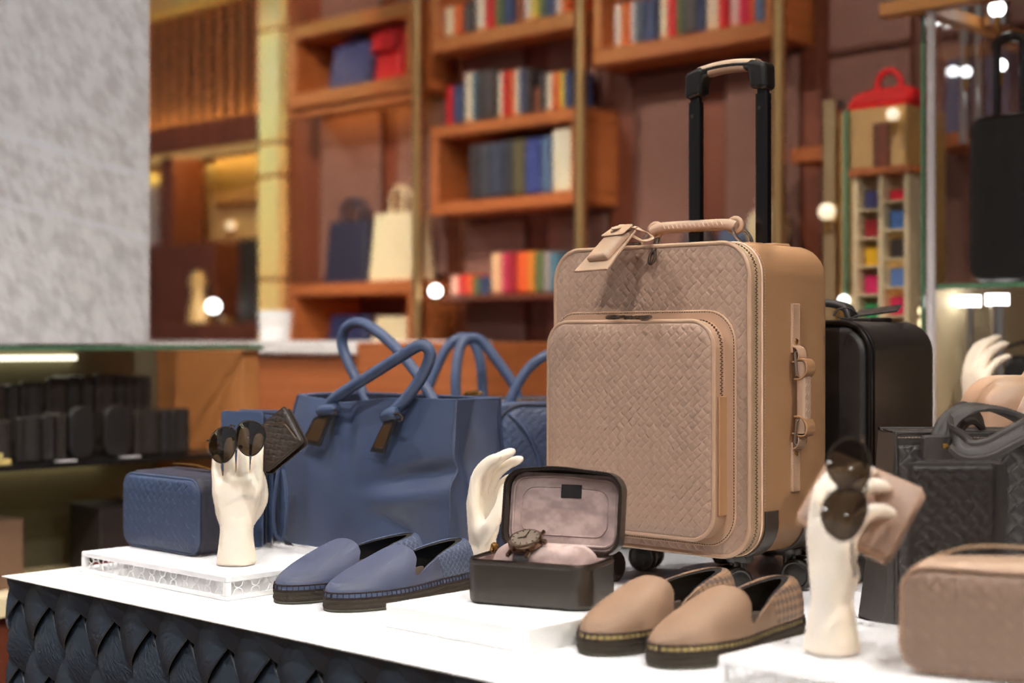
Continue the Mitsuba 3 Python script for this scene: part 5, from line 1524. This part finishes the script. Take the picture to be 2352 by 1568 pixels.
# bay 2
k = thing('wall_shelf', 'top wooden shelf of the middle bay with a row of coloured notebooks', 'shelf')
part(k, 'board', box((-3.975, WF, 2.205), (-3.255, 3.904, 2.26), 0.003), 'm_wood', False)
part(k, 'side_board', box((-3.975, WF, 2.26), (-3.925, 3.904, 2.7), 0.003), 'm_wood', False)
G = 'notebooks on the top shelf of the middle bay'
row_of_books('on the top middle shelf', G, -3.922, 2.26, [('cream', CR, .055, .11), ('orange', OR_, .05, .11), ('black', BK, .05, .11), ('cream', CR, .055, .21, .01), ('red', RD_, .05, .21), ('dark green', GN, .04, .21), ('navy', NV, .05, .21), ('brown', BR, .04, .18, .01), ('cream', CR, .04, .15), ('yellow', YL, .035, .15), ('green', GN, .03, .15), ('navy', NV, .045, .12), ('cream', CR, .035, .12), ('orange', OR_, .03, .12)], fit=0.95)
shelf_box('wooden shelf box in the middle bay holding dark folders', -3.975, -3.255, 1.625, 1.945, 0.045, 0.045)
G = 'notebooks on the middle shelf box'
row_of_books('on top of the middle shelf box', G, -3.925, 1.945, [('red', RD_, .05, .16, .01), ('navy', NV, .055, .155), ('cream', CR, .06, .20, .01), ('teal', TL, .025, .195), ('black', BK, .05, .195), ('black', (48, 44, 46), .045, .195), ('cream', CR, .035, .18, .02), ('red', RD_, .035, .18), ('orange', OR_, .03, .18), ('cream', CR, .035, .18), ('navy', NV, .03, .175), ('black', BK, .03, .175), ('brown', BR, .04, .10, .015), ('black', BK, .03, .145), ('cream', CR, .04, .145), ('orange', OR_, .035, .145), ('yellow', YL, .03, .145), ('navy', NV, .04, .14)], fit=0.80, hs=0.9)
G = 'folders in the middle shelf box'
x = -3.80
for i, (nm, c, t) in enumerate([('black', (36, 32, 36), .05), ('charcoal', (44, 46, 54), .055), ('dark navy', (40, 46, 62), .055), ('black', (34, 36, 46), .05), ('olive', (66, 62, 42), .06), ('blue', (40, 52, 104), .07), ('steel blue', (72, 94, 124), .05)]):
    k = thing('folder', '%s folder, %s from the left in the middle shelf box' % (nm, ORD[i]), 'folder', G)
    scene[k] = {**mikit.ply(BOOK, flat(c), False), 'to_world': T().translate([x + t / 2, 3.86, 1.671 + 0.098]).scale([t * 0.97, 0.17, 0.196])}
    x += t
solo('folder', box((x + 0.004, 3.772, 1.671), (-3.305, 3.95, 1.885), 0.006), 'm_cream', 'large cream folder standing at the right end of the middle shelf box', 'folder', smooth=False)
k = thing('wall_shelf', 'thin dark shelf of the middle bay with small coloured notebooks', 'shelf')
part(k, 'board', box((-3.975, WF, 1.318), (-3.255, 3.904, 1.337), 0.002), 'm_darkwood', False)
G = 'notebooks on the thin dark shelf'
row_of_books('on the thin dark shelf', G, -3.89, 1.337, [('pale pink', (214, 160, 140), .045, .075), ('red', RD_, .03, .075), ('orange', OR_, .04, .075), ('dark green', GN, .03, .065), ('navy', NV, .05, .065), ('pale peach', (220, 170, 130), .055, .145, .005), ('crimson', PK, .035, .145), ('dark red', (130, 20, 34), .035, .145), ('orange red', OR_, .05, .145), ('amber', (206, 124, 46), .035, .145), ('olive', GN, .04, .14), ('grey', GY, .03, .14), ('teal', TL, .04, .135)])
# bay 3
k = shelf_box('wooden shelf box in the right bay with notebooks on its floor', -3.215, -2.50, 2.065, 2.62, 0.055, 0.045)
G = 'notebooks in the right shelf box'
row_of_books('in the right shelf box', G, -3.135, 2.12, [('cream', CR, .035, .14), ('orange', OR_, .035, .14), ('white', (220, 210, 200), .02, .14), ('slate', (70, 80, 94), .03, .14), ('navy', NV, .055, .135), ('cream', CR, .035, .22, .01), ('red', RD_, .035, .22), ('dark green', GN, .02, .22), ('black', BK, .055, .215), ('navy', NV, .03, .21), ('cream', CR, .05, .20, .005), ('red', RD_, .03, .20), ('pale pink', (226, 180, 170), .035, .19, .01), ('crimson', (196, 30, 60), .035, .19), ('orange', OR_, .02, .19), ('slate blue', (66, 92, 124), .03, .18), ])
# bay 4 and 5
for x0, x1, nm in ((-2.455, -2.20, 'short wooden shelf right of the gold post beside the mirror pillar'), (-2.01, -1.2, 'wooden shelf with a slate blue bag behind the steel post')):
    k = thing('wall_shelf', nm, 'shelf')
    part(k, 'board', box((x0, WF, 1.69), (x1, 3.904, 1.735), 0.003), 'm_wood', False)
handbag('handbag', 'slate blue bag on the shelf behind the steel post', -2.0, -1.80, 3.78, 3.89, 1.7355, 0.20, flat((58, 66, 96)), 0.12, 0.25)
for i, x in enumerate((-4.010, -3.235, -2.475)):
    solo('shelf_post', cyl((x, 3.725, 0), (x, 3.725, 3.35), 0.020, 16), 'm_post' if i == 0 and mat('m_post', (216, 180, 124), 0.3, metal=1.0) else 'm_post', ['slim metal post between the left and the middle bay', 'slim metal post between the middle and the right bay', 'slim metal post at the right end of the shelf boxes'][i], 'post', 'slim metal shelf posts', 40)
# low goods behind the bag handles and behind the suitcase
kc = thing('low_cabinet', 'dark low cabinet along the back wall behind the bag handles', 'cabinet')
part(kc, 'cabinet_body', box((-3.97, 3.60, 0.0), (-2.24, 3.70, 0.99), 0.004), 'm_darkwood', False)
handbag('handbag', 'dark red bag on the low cabinet behind the bag handles', -3.72, -3.60, 3.70, 3.85, 0.99, 0.16, flat((120, 18, 26)), 0.0)
handbag('handbag', 'orange red bag on the low cabinet left of the suitcase', -3.55, -3.30, 3.70, 3.85, 0.99, 0.17, flat((228, 70, 34)), 0.0, 0.2, 0.85)
solo('gift_box', box((-3.66, 3.63, 0.991), (-3.58, 3.695, 1.075), 0.003), 'm_cream', 'small cream box on the low cabinet behind the bag handles', 'box', smooth=False)
kc = thing('wall_shelf', 'shelf of small ornaments behind the trolley handle of the suitcase', 'shelf')
part(kc, 'board', box((-3.19, 3.74, 1.43), (-2.50, 3.904, 1.45), 0.002), 'm_darkwood', False)
solo('jar', X(revolve([(0.001, 0), (0.05, 0), (0.06, 0.03), (0.045, 0.07), (0.02, 0.08), (0.02, 0.1), (0.001, 0.1)], 20), (-2.84, 3.83, 1.4505)), flat((60, 50, 52)), 'dark round jar seen between the poles of the trolley handle', 'jar', smooth=40)
solo('jar', X(revolve([(0.001, 0), (0.045, 0), (0.055, 0.04), (0.04, 0.08), (0.001, 0.085)], 20), (-2.70, 3.83, 1.4505)), flat((70, 84, 110)), 'slate blue jar next to the right pole of the trolley handle', 'jar', smooth=40)
solo('vase', X(revolve([(0.001, 0), (0.05, 0), (0.07, 0.05), (0.06, 0.1), (0.03, 0.13), (0.04, 0.15), (0.001, 0.15)], 20), (-2.575, 3.82, 1.4505)), 'm_cream', 'cream vase behind the top right corner of the suitcase', 'vase', smooth=40)

# ---------------------------------------------------------------- left niche behind the marble column
mp = thing('wall_panel', 'plain bronze coloured panel under the slats', 'panel')
part(mp, 'panel', box((-7.04, 4.99, 1.93), (-6.60, 5.02, 2.31), 0.004), 'm_bronze_panel', False)
nc = thing('niche_cabinet', 'dark red wood cabinet in the niche behind the gold column', 'cabinet')
part(nc, 'cabinet_body', box((-8.4, 4.55, 0), (-5.55, 5.015, 1.27), 0.004), 'm_darkwood', False)
part(nc, 'upper_body', box((-7.60, 4.70, 1.27), (-6.62, 5.015, 1.70), 0.004), 'm_darkwood', False)
part(nc, 'side_board', box((-7.22, 4.76, 1.70), (-7.10, 4.97, 2.19), 0.004), 'm_darkwood', False)
part(nc, 'dark_panel', box((-6.42, 4.70, 1.27), (-5.98, 4.98, 1.70), 0.004), 'm_dark', False)
solo('lampshade', fix(loft([np.column_stack([c_ + q[:, 0], 4.86 + q[:, 1], np.full(len(q), z)]) for z, w, c_ in ((1.701, 0.40, -7.44), (2.05, 0.30, -7.45)) for q in [rr(w, 0.22, 0.05, 6)]])), 'm_grey', 'pale grey tapered shade at the edge of the marble column', 'lampshade', smooth=40)
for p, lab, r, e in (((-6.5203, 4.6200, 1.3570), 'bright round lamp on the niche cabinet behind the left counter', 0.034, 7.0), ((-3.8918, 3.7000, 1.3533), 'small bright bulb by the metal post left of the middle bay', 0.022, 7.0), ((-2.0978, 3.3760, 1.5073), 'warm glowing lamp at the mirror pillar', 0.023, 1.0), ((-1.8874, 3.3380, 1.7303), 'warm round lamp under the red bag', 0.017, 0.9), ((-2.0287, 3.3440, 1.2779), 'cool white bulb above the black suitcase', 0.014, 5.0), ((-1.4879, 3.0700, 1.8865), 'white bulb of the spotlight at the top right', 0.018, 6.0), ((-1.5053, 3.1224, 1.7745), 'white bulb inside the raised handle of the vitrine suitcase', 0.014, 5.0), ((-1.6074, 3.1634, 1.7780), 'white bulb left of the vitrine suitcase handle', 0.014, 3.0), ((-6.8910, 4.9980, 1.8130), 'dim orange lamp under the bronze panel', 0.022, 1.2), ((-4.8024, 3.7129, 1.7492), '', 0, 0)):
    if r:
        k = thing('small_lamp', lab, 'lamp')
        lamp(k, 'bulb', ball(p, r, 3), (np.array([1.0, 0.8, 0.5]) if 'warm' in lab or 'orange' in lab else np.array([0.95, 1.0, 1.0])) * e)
        pb = np.array(p)
        part(k, 'holder', cyl(pb - [0, 0, (pb[2] - 1.2706) if 'niche' in lab else r + 0.03], pb - [0, 0, r - 0.002], r * 0.35, 12), 'm_brass', 40)
        if 'metal post' in lab:
            part(k, 'arm', cyl(pb, (-4.010, 3.725, pb[2]), 0.006, 8), 'm_brass', 40)
solo('table_lamp_foot', X(revolve([(0.001, 0), (0.05, 0), (0.048, 0.012), (0.03, 0.03), (0.001, 0.03)], 20), (*(-6.3884, 4.6200, 1.3171)[:2], 1.2705)), 'm_brass', 'brass dish right of the bright round lamp in the niche', 'dish', smooth=40)
solo('figurine', X(revolve([(0.001, 0), (0.06, 0), (0.05, 0.08), (0.035, 0.16), (0.05, 0.22), (0.03, 0.27), (0.001, 0.28)], 20), (*(-6.6698, 4.6300, 1.3208)[:2], 1.2705)), 'm_gold', 'golden ornament behind the bright round lamp in the niche', 'ornament', smooth=40)

# ---------------------------------------------------------------- counter with white stone top, and the pot on it
ct = thing('sales_counter', 'wooden counter with a thick white stone top behind the blue tote', 'counter')
part(ct, 'counter_top', box((-4.60, 2.88, 1.135), (-3.315, 3.40, 1.178), 0.004), 'm_white', False, label='white stone counter top')
part(ct, 'counter_front', box((-4.58, 2.90, 0.0), (-3.32, 3.38, 1.135), 0.003), 'm_wood', False)
solo('storage_chest', box((-3.315, 2.84, 0.0), (-2.80, 3.40, 1.172), 0.004), 'm_wood', 'tall orange wood block at the right end of the counter', 'cabinet', smooth=False)
pt = np.array((-4.0114, 3.0852, 1.1750))
pot = thing('planter', 'white tapered pot standing on the counter below the gold column', 'pot')
part(pot, 'pot', X(revolve([(0.001, 0), (0.050, 0), (0.060, 0.098), (0.056, 0.099), (0.05, 0.06), (0.001, 0.055)], 32), (pt[0], pt[1], 1.1785)), 'm_white', 40)

# ---------------------------------------------------------------- glass cabinet with black wallets at the left
gc = thing('wallet_cabinet', 'wooden cabinet with glass shelves full of black wallets at the left', 'cabinet')
part(gc, 'glass_top', box((-3.30, 0.6, 1.156), (-2.93, 2.215, 1.166)), 'm_glass', False)
part(gc, 'glass_edge', box((-2.9295, 0.6, 1.156), (-2.925, 2.215, 1.166)), 'm_glass_edge', False, label='green edge of the glass top')
part(gc, 'end_panel', box((-3.30, 2.165, 0.0), (-2.94, 2.215, 1.155), 0.003), 'm_endwood' if mat('m_endwood', (176, 114, 64), 0.45, 0.4) else '', False, label='orange wood end panel')
part(gc, 'back_panel', box((-3.33, 0.6, 0.0), (-3.30, 2.215, 1.155)), 'm_olive_back', False, label='dull olive back panel')
part(gc, 'glass_shelf', box((-3.298, 0.6, 0.903), (-2.96, 2.163, 0.913)), 'm_black_plastic', False, label='dark middle shelf')
part(gc, 'bottom_board', box((-3.298, 0.6, 0.60), (-2.95, 2.163, 0.64)), 'm_cream', False)
part(gc, 'plinth', box((-3.298, 0.6, 0.0), (-2.97, 2.163, 0.60)), 'm_darkwood', False)
kl = thing('cabinet_light', 'pale light strip along the back of the wallet cabinet', 'light strip')
lamp(kl, 'tube', box((-3.298, 0.62, 1.130), (-3.282, 1.93, 1.142)), np.array([1.0, 0.95, 0.72]) * 2.4)
lamp(kl, 'tube', box((-3.298, 0.62, 0.885), (-3.282, 2.0, 0.898)), np.array([1.0, 0.9, 0.62]) * 2.6)


def wallet_row(where, grp, spec, x, z):
    for i, (y, t, h, w, kind) in enumerate(spec):
        k = thing('black_wallet', '%s leather %s, %s from the left %s' % (('black', 'wallet', ORD[i], where) if kind < 2 else ('brown black', 'wallet', ORD[i], where)), 'wallet', grp)
        m = box((x - w, y, z + 0.001), (x, y + t, z + h), 0.004)
        if kind == 1:
            m = X(slab(t, h, 0.03, 0, w, 0.004, 0.004, 6, 3), (0, 0, 0))
            m = B(m, basis((0, 1, 0), (-1, 0, 0), (0, 0, 1), (x, y + t / 2, z + h / 2 + 0.001)))
        part(k, 'leather_cover', m, 'm_black_leather' if i % 3 else 'm_case_leather', 30)
        if kind != 1:
            part(k, 'page_block', box((x - w + 0.006, y + t * 0.3, z + 0.006), (x + 0.0015, y + t * 0.7, z + h - 0.006)), 'm_charcoal', False)


wallet_row('in the back row of the wallet cabinet', 'wallets in the back row of the cabinet', [(1.60, .085, .165, .02, 0), (1.69, .025, .165, .09, 2), (1.72, .055, .17, .02, 0), (1.785, .05, .178, .02, 0), (1.84, .03, .182, .09, 2), (1.875, .03, .182, .09, 0), (1.91, .05, .186, .02, 0), (1.965, .022, .184, .09, 0), (1.99, .022, .182, .09, 2), (2.015, .022, .18, .09, 0), (2.04, .02, .178, .09, 0)], -3.16, 0.913)
wallet_row('in the front row of the wallet cabinet', 'wallets in the front row of the cabinet', [(1.56, .05, .095, .02, 0), (1.625, .055, .100, .02, 0), (1.685, .028, .10, .07, 2), (1.718, .024, .105, .07, 0), (1.748, .062, .118, .02, 1), (1.835, .070, .118, .02, 1), (1.915, .065, .105, .02, 0), (1.985, .022, .105, .07, 2), (2.01, .05, .105, .02, 0)], -3.0, 0.913)
for i, (y, d) in enumerate(((1.70, .045), (1.86, .045), (2.10, .04))):
    solo('price_plate', box((-2.985, y, 0.9135), (-2.963, y + d, 0.918), 0.001), 'm_grey', 'small pale plate on the front edge of the wallet shelf, %s from the left' % ORD[i], 'plate', 'small plates on the wallet shelf', False)
for i, (z, c) in enumerate(((0.9135, (206, 180, 110)), (0.9275, (212, 196, 130)), (0.9415, (196, 168, 110)))):
    solo('yellow_notebook', box((-3.12, 1.36 + 0.01 * i, z), (-2.98, 1.60 - 0.02 * i, z + 0.013), 0.002), flat(c), 'pale yellow notebook, %s from the bottom of the small stack at the left edge' % ORD[i], 'notebook', 'stack of pale notebooks', False)
for i, (x0, y0, y1, z1) in enumerate(((-3.05, 1.30, 1.665, 0.79), (-3.17, 1.30, 1.60, 0.83))):
    solo('brown_box', box((x0 - 0.10, y0, 0.641), (x0, y1, z1), 0.003), flat((92, 70, 53)), ['brown box at the bottom left corner of the wallet cabinet', 'taller brown box behind the other in the wallet cabinet'][i], 'box', smooth=False)
solo('black_box', box((-3.2, 1.86, 0.641), (-3.06, 2.02, 0.80), 0.004), 'm_dark', 'black box low in the wallet cabinet behind the blue pouch', 'box', smooth=False)
solo('red_box', box((-3.04, 1.80, 0.641), (-2.975, 1.98, 0.674), 0.004), flat((186, 34, 30)), 'small red box low in the wallet cabinet left of the blue pouch', 'box', smooth=False)

# ---------------------------------------------------------------- mirror pillar, gold plinth with red bag, and the rack of small goods
solo('mirror_pillar', box((-2.1285, 3.40, 0.0), (-2.0835, 3.44, 1.80), 0.003), 'm_mirror' if mat('m_mirror', (176, 150, 112), 0.12, metal=1.0) else '', 'narrow mirrored pillar left of the red bag', 'pillar', smooth=False)
pl = thing('gold_plinth', 'bronze and glass plinth carrying the red bag', 'plinth')
part(pl, 'plinth_body', box((-2.0524, 3.36, 0.0), (-1.864, 3.56, 1.758), 0.003), 'm_plinth' if mat('m_plinth', (170, 136, 82), 0.3, 0.5) else '', False)
part(pl, 'dark_inset', box((-1.95, 3.352, 1.2), (-1.91, 3.359, 1.715), 0.001), 'm_darkwood', False)
part(pl, 'corner_bead', box((-2.035, 3.350, 0.0), (-2.022, 3.359, 1.757), 0.002), 'm_glass_edge', False)
rb = thing('handbag', 'red handbag on the bronze plinth at the upper right', 'handbag')
part(rb, 'body', fix(loft([np.column_stack([-1.955 + q[:, 0], 3.44 + q[:, 1], np.full(len(q), z)]) for z, w, d in ((1.7585, 0.17, 0.12), (1.772, 0.185, 0.13), (1.802, 0.17, 0.08), (1.816, 0.11, 0.03)) for q in [rr(w, d, 0.02, 5)]])), 'm_red', 40)
part(rb, 'handle', tube(curve([(-1.99, 3.44, 1.812), (-1.987, 3.44, 1.838), (-1.97, 3.44, 1.857), (-1.945, 3.44, 1.857), (-1.926, 3.44, 1.838), (-1.922, 3.44, 1.812)], 30), 0.009, 10), 'm_red', True)
rk = thing('card_rack', 'cream rack with pigeonholes of small coloured wallets behind the vitrine', 'rack')
kx0, kx1, kz0, kz1, ky = -1.875, -1.729, 0.98, 1.560, 3.13
part(rk, 'back_board', box((kx0, ky + 0.06, kz0), (kx1, ky + 0.075, kz1)), 'm_cream', False)
part(rk, 'stand', box((kx0 + 0.02, ky + 0.01, 0.0), (kx1 - 0.02, ky + 0.07, kz0), 0.003), 'm_darkwood', False)
part(rk, 'top_rail', box((kx0 - 0.008, ky - 0.01, kz1), (kx1 + 0.008, ky + 0.08, kz1 + 0.018), 0.002), 'm_wood', False, label='orange wood top rail')
for i in range(3):
    x = kx0 + (kx1 - kx0 - 0.014) * i / 2
    part(rk, 'divider', box((x, ky, kz0), (x + 0.014, ky + 0.06, kz1)), 'm_cream', False)
cw = (kx1 - kx0 - 0.042) / 2
RC = [[('navy', (44, 44, 84)), ('dark red', (128, 22, 28)), ('yellow', (230, 178, 34)), ('pink', (206, 40, 96)), ('green', (44, 130, 76)), ('grey', (120, 120, 116))], [('red', (226, 40, 60)), ('blue', (76, 116, 178)), ('black', (38, 30, 28)), ('sky blue', (96, 130, 190)), ('pink', (210, 44, 84)), ('white', (216, 206, 200))]]
for c in range(2):
    for r in range(6):
        x0 = kx0 + 0.014 + c * (cw + 0.014)
        zt = kz1 - 0.012 - r * 0.066 - (0.0 if c else 0.016)
        part(rk, 'shelf', box((x0, ky + 0.004, zt - 0.054), (x0 + cw, ky + 0.06, zt - 0.048)), 'm_cream', False)
        nm, col = RC[c][r]
        h = 0.024 if (c, r) == (1, 0) else 0.042
        solo('card_wallet', box((x0 + 0.008, ky + 0.015, zt - 0.0475), (x0 + cw - 0.006, ky + 0.03, zt - 0.0475 + h), 0.002), flat(col), '%s small wallet in the %s column of the cream rack, %s from the top' % (nm, ['left', 'right'][c], ORD[r]), 'wallet', 'small wallets in the cream rack', False)
for i, (px) in enumerate(((-1.7477, 3.1679, 1.3696), (-1.7462, 3.1693, 1.3375), (-1.7419, 3.1735, 1.3074), (-1.7397, 3.1755, 1.2753), (-1.7360, 3.1790, 1.2452), (-1.7317, 3.1831, 1.2171))):  # glowing balls added in place of small lamp reflections
    k = thing('reflection_glow', 'glowing ball for a warm lamp reflection, %s from the top, beside the cream rack' % ORD[i], 'bulb', 'column of warm lamp reflections')
    lamp(k, 'bulb', ball(px, 0.011, 2), np.array([1.0, 0.78, 0.42]) * 2.2)
for i, (p0, p1, r, lab) in enumerate((((-1.5108, 3.1172, 1.9116), (-1.5108, 3.1172, 1.8596), 0.028, 'chrome spotlight housing hanging at the top right'), ((-1.6812, 3.3001, 1.8504), (-1.6812, 3.3001, 1.6368), 0.012, 'left chrome tube behind the vitrine glass'), ((-1.6576, 3.3225, 1.8504), (-1.6576, 3.3225, 1.6673), 0.012, 'right chrome tube behind the vitrine glass'))):
    solo('chrome_fitting', cyl(p1, (p1[0], p1[1], 3.35) if True else p0, r, 18), 'm_chrome', lab, 'fitting', smooth=40)
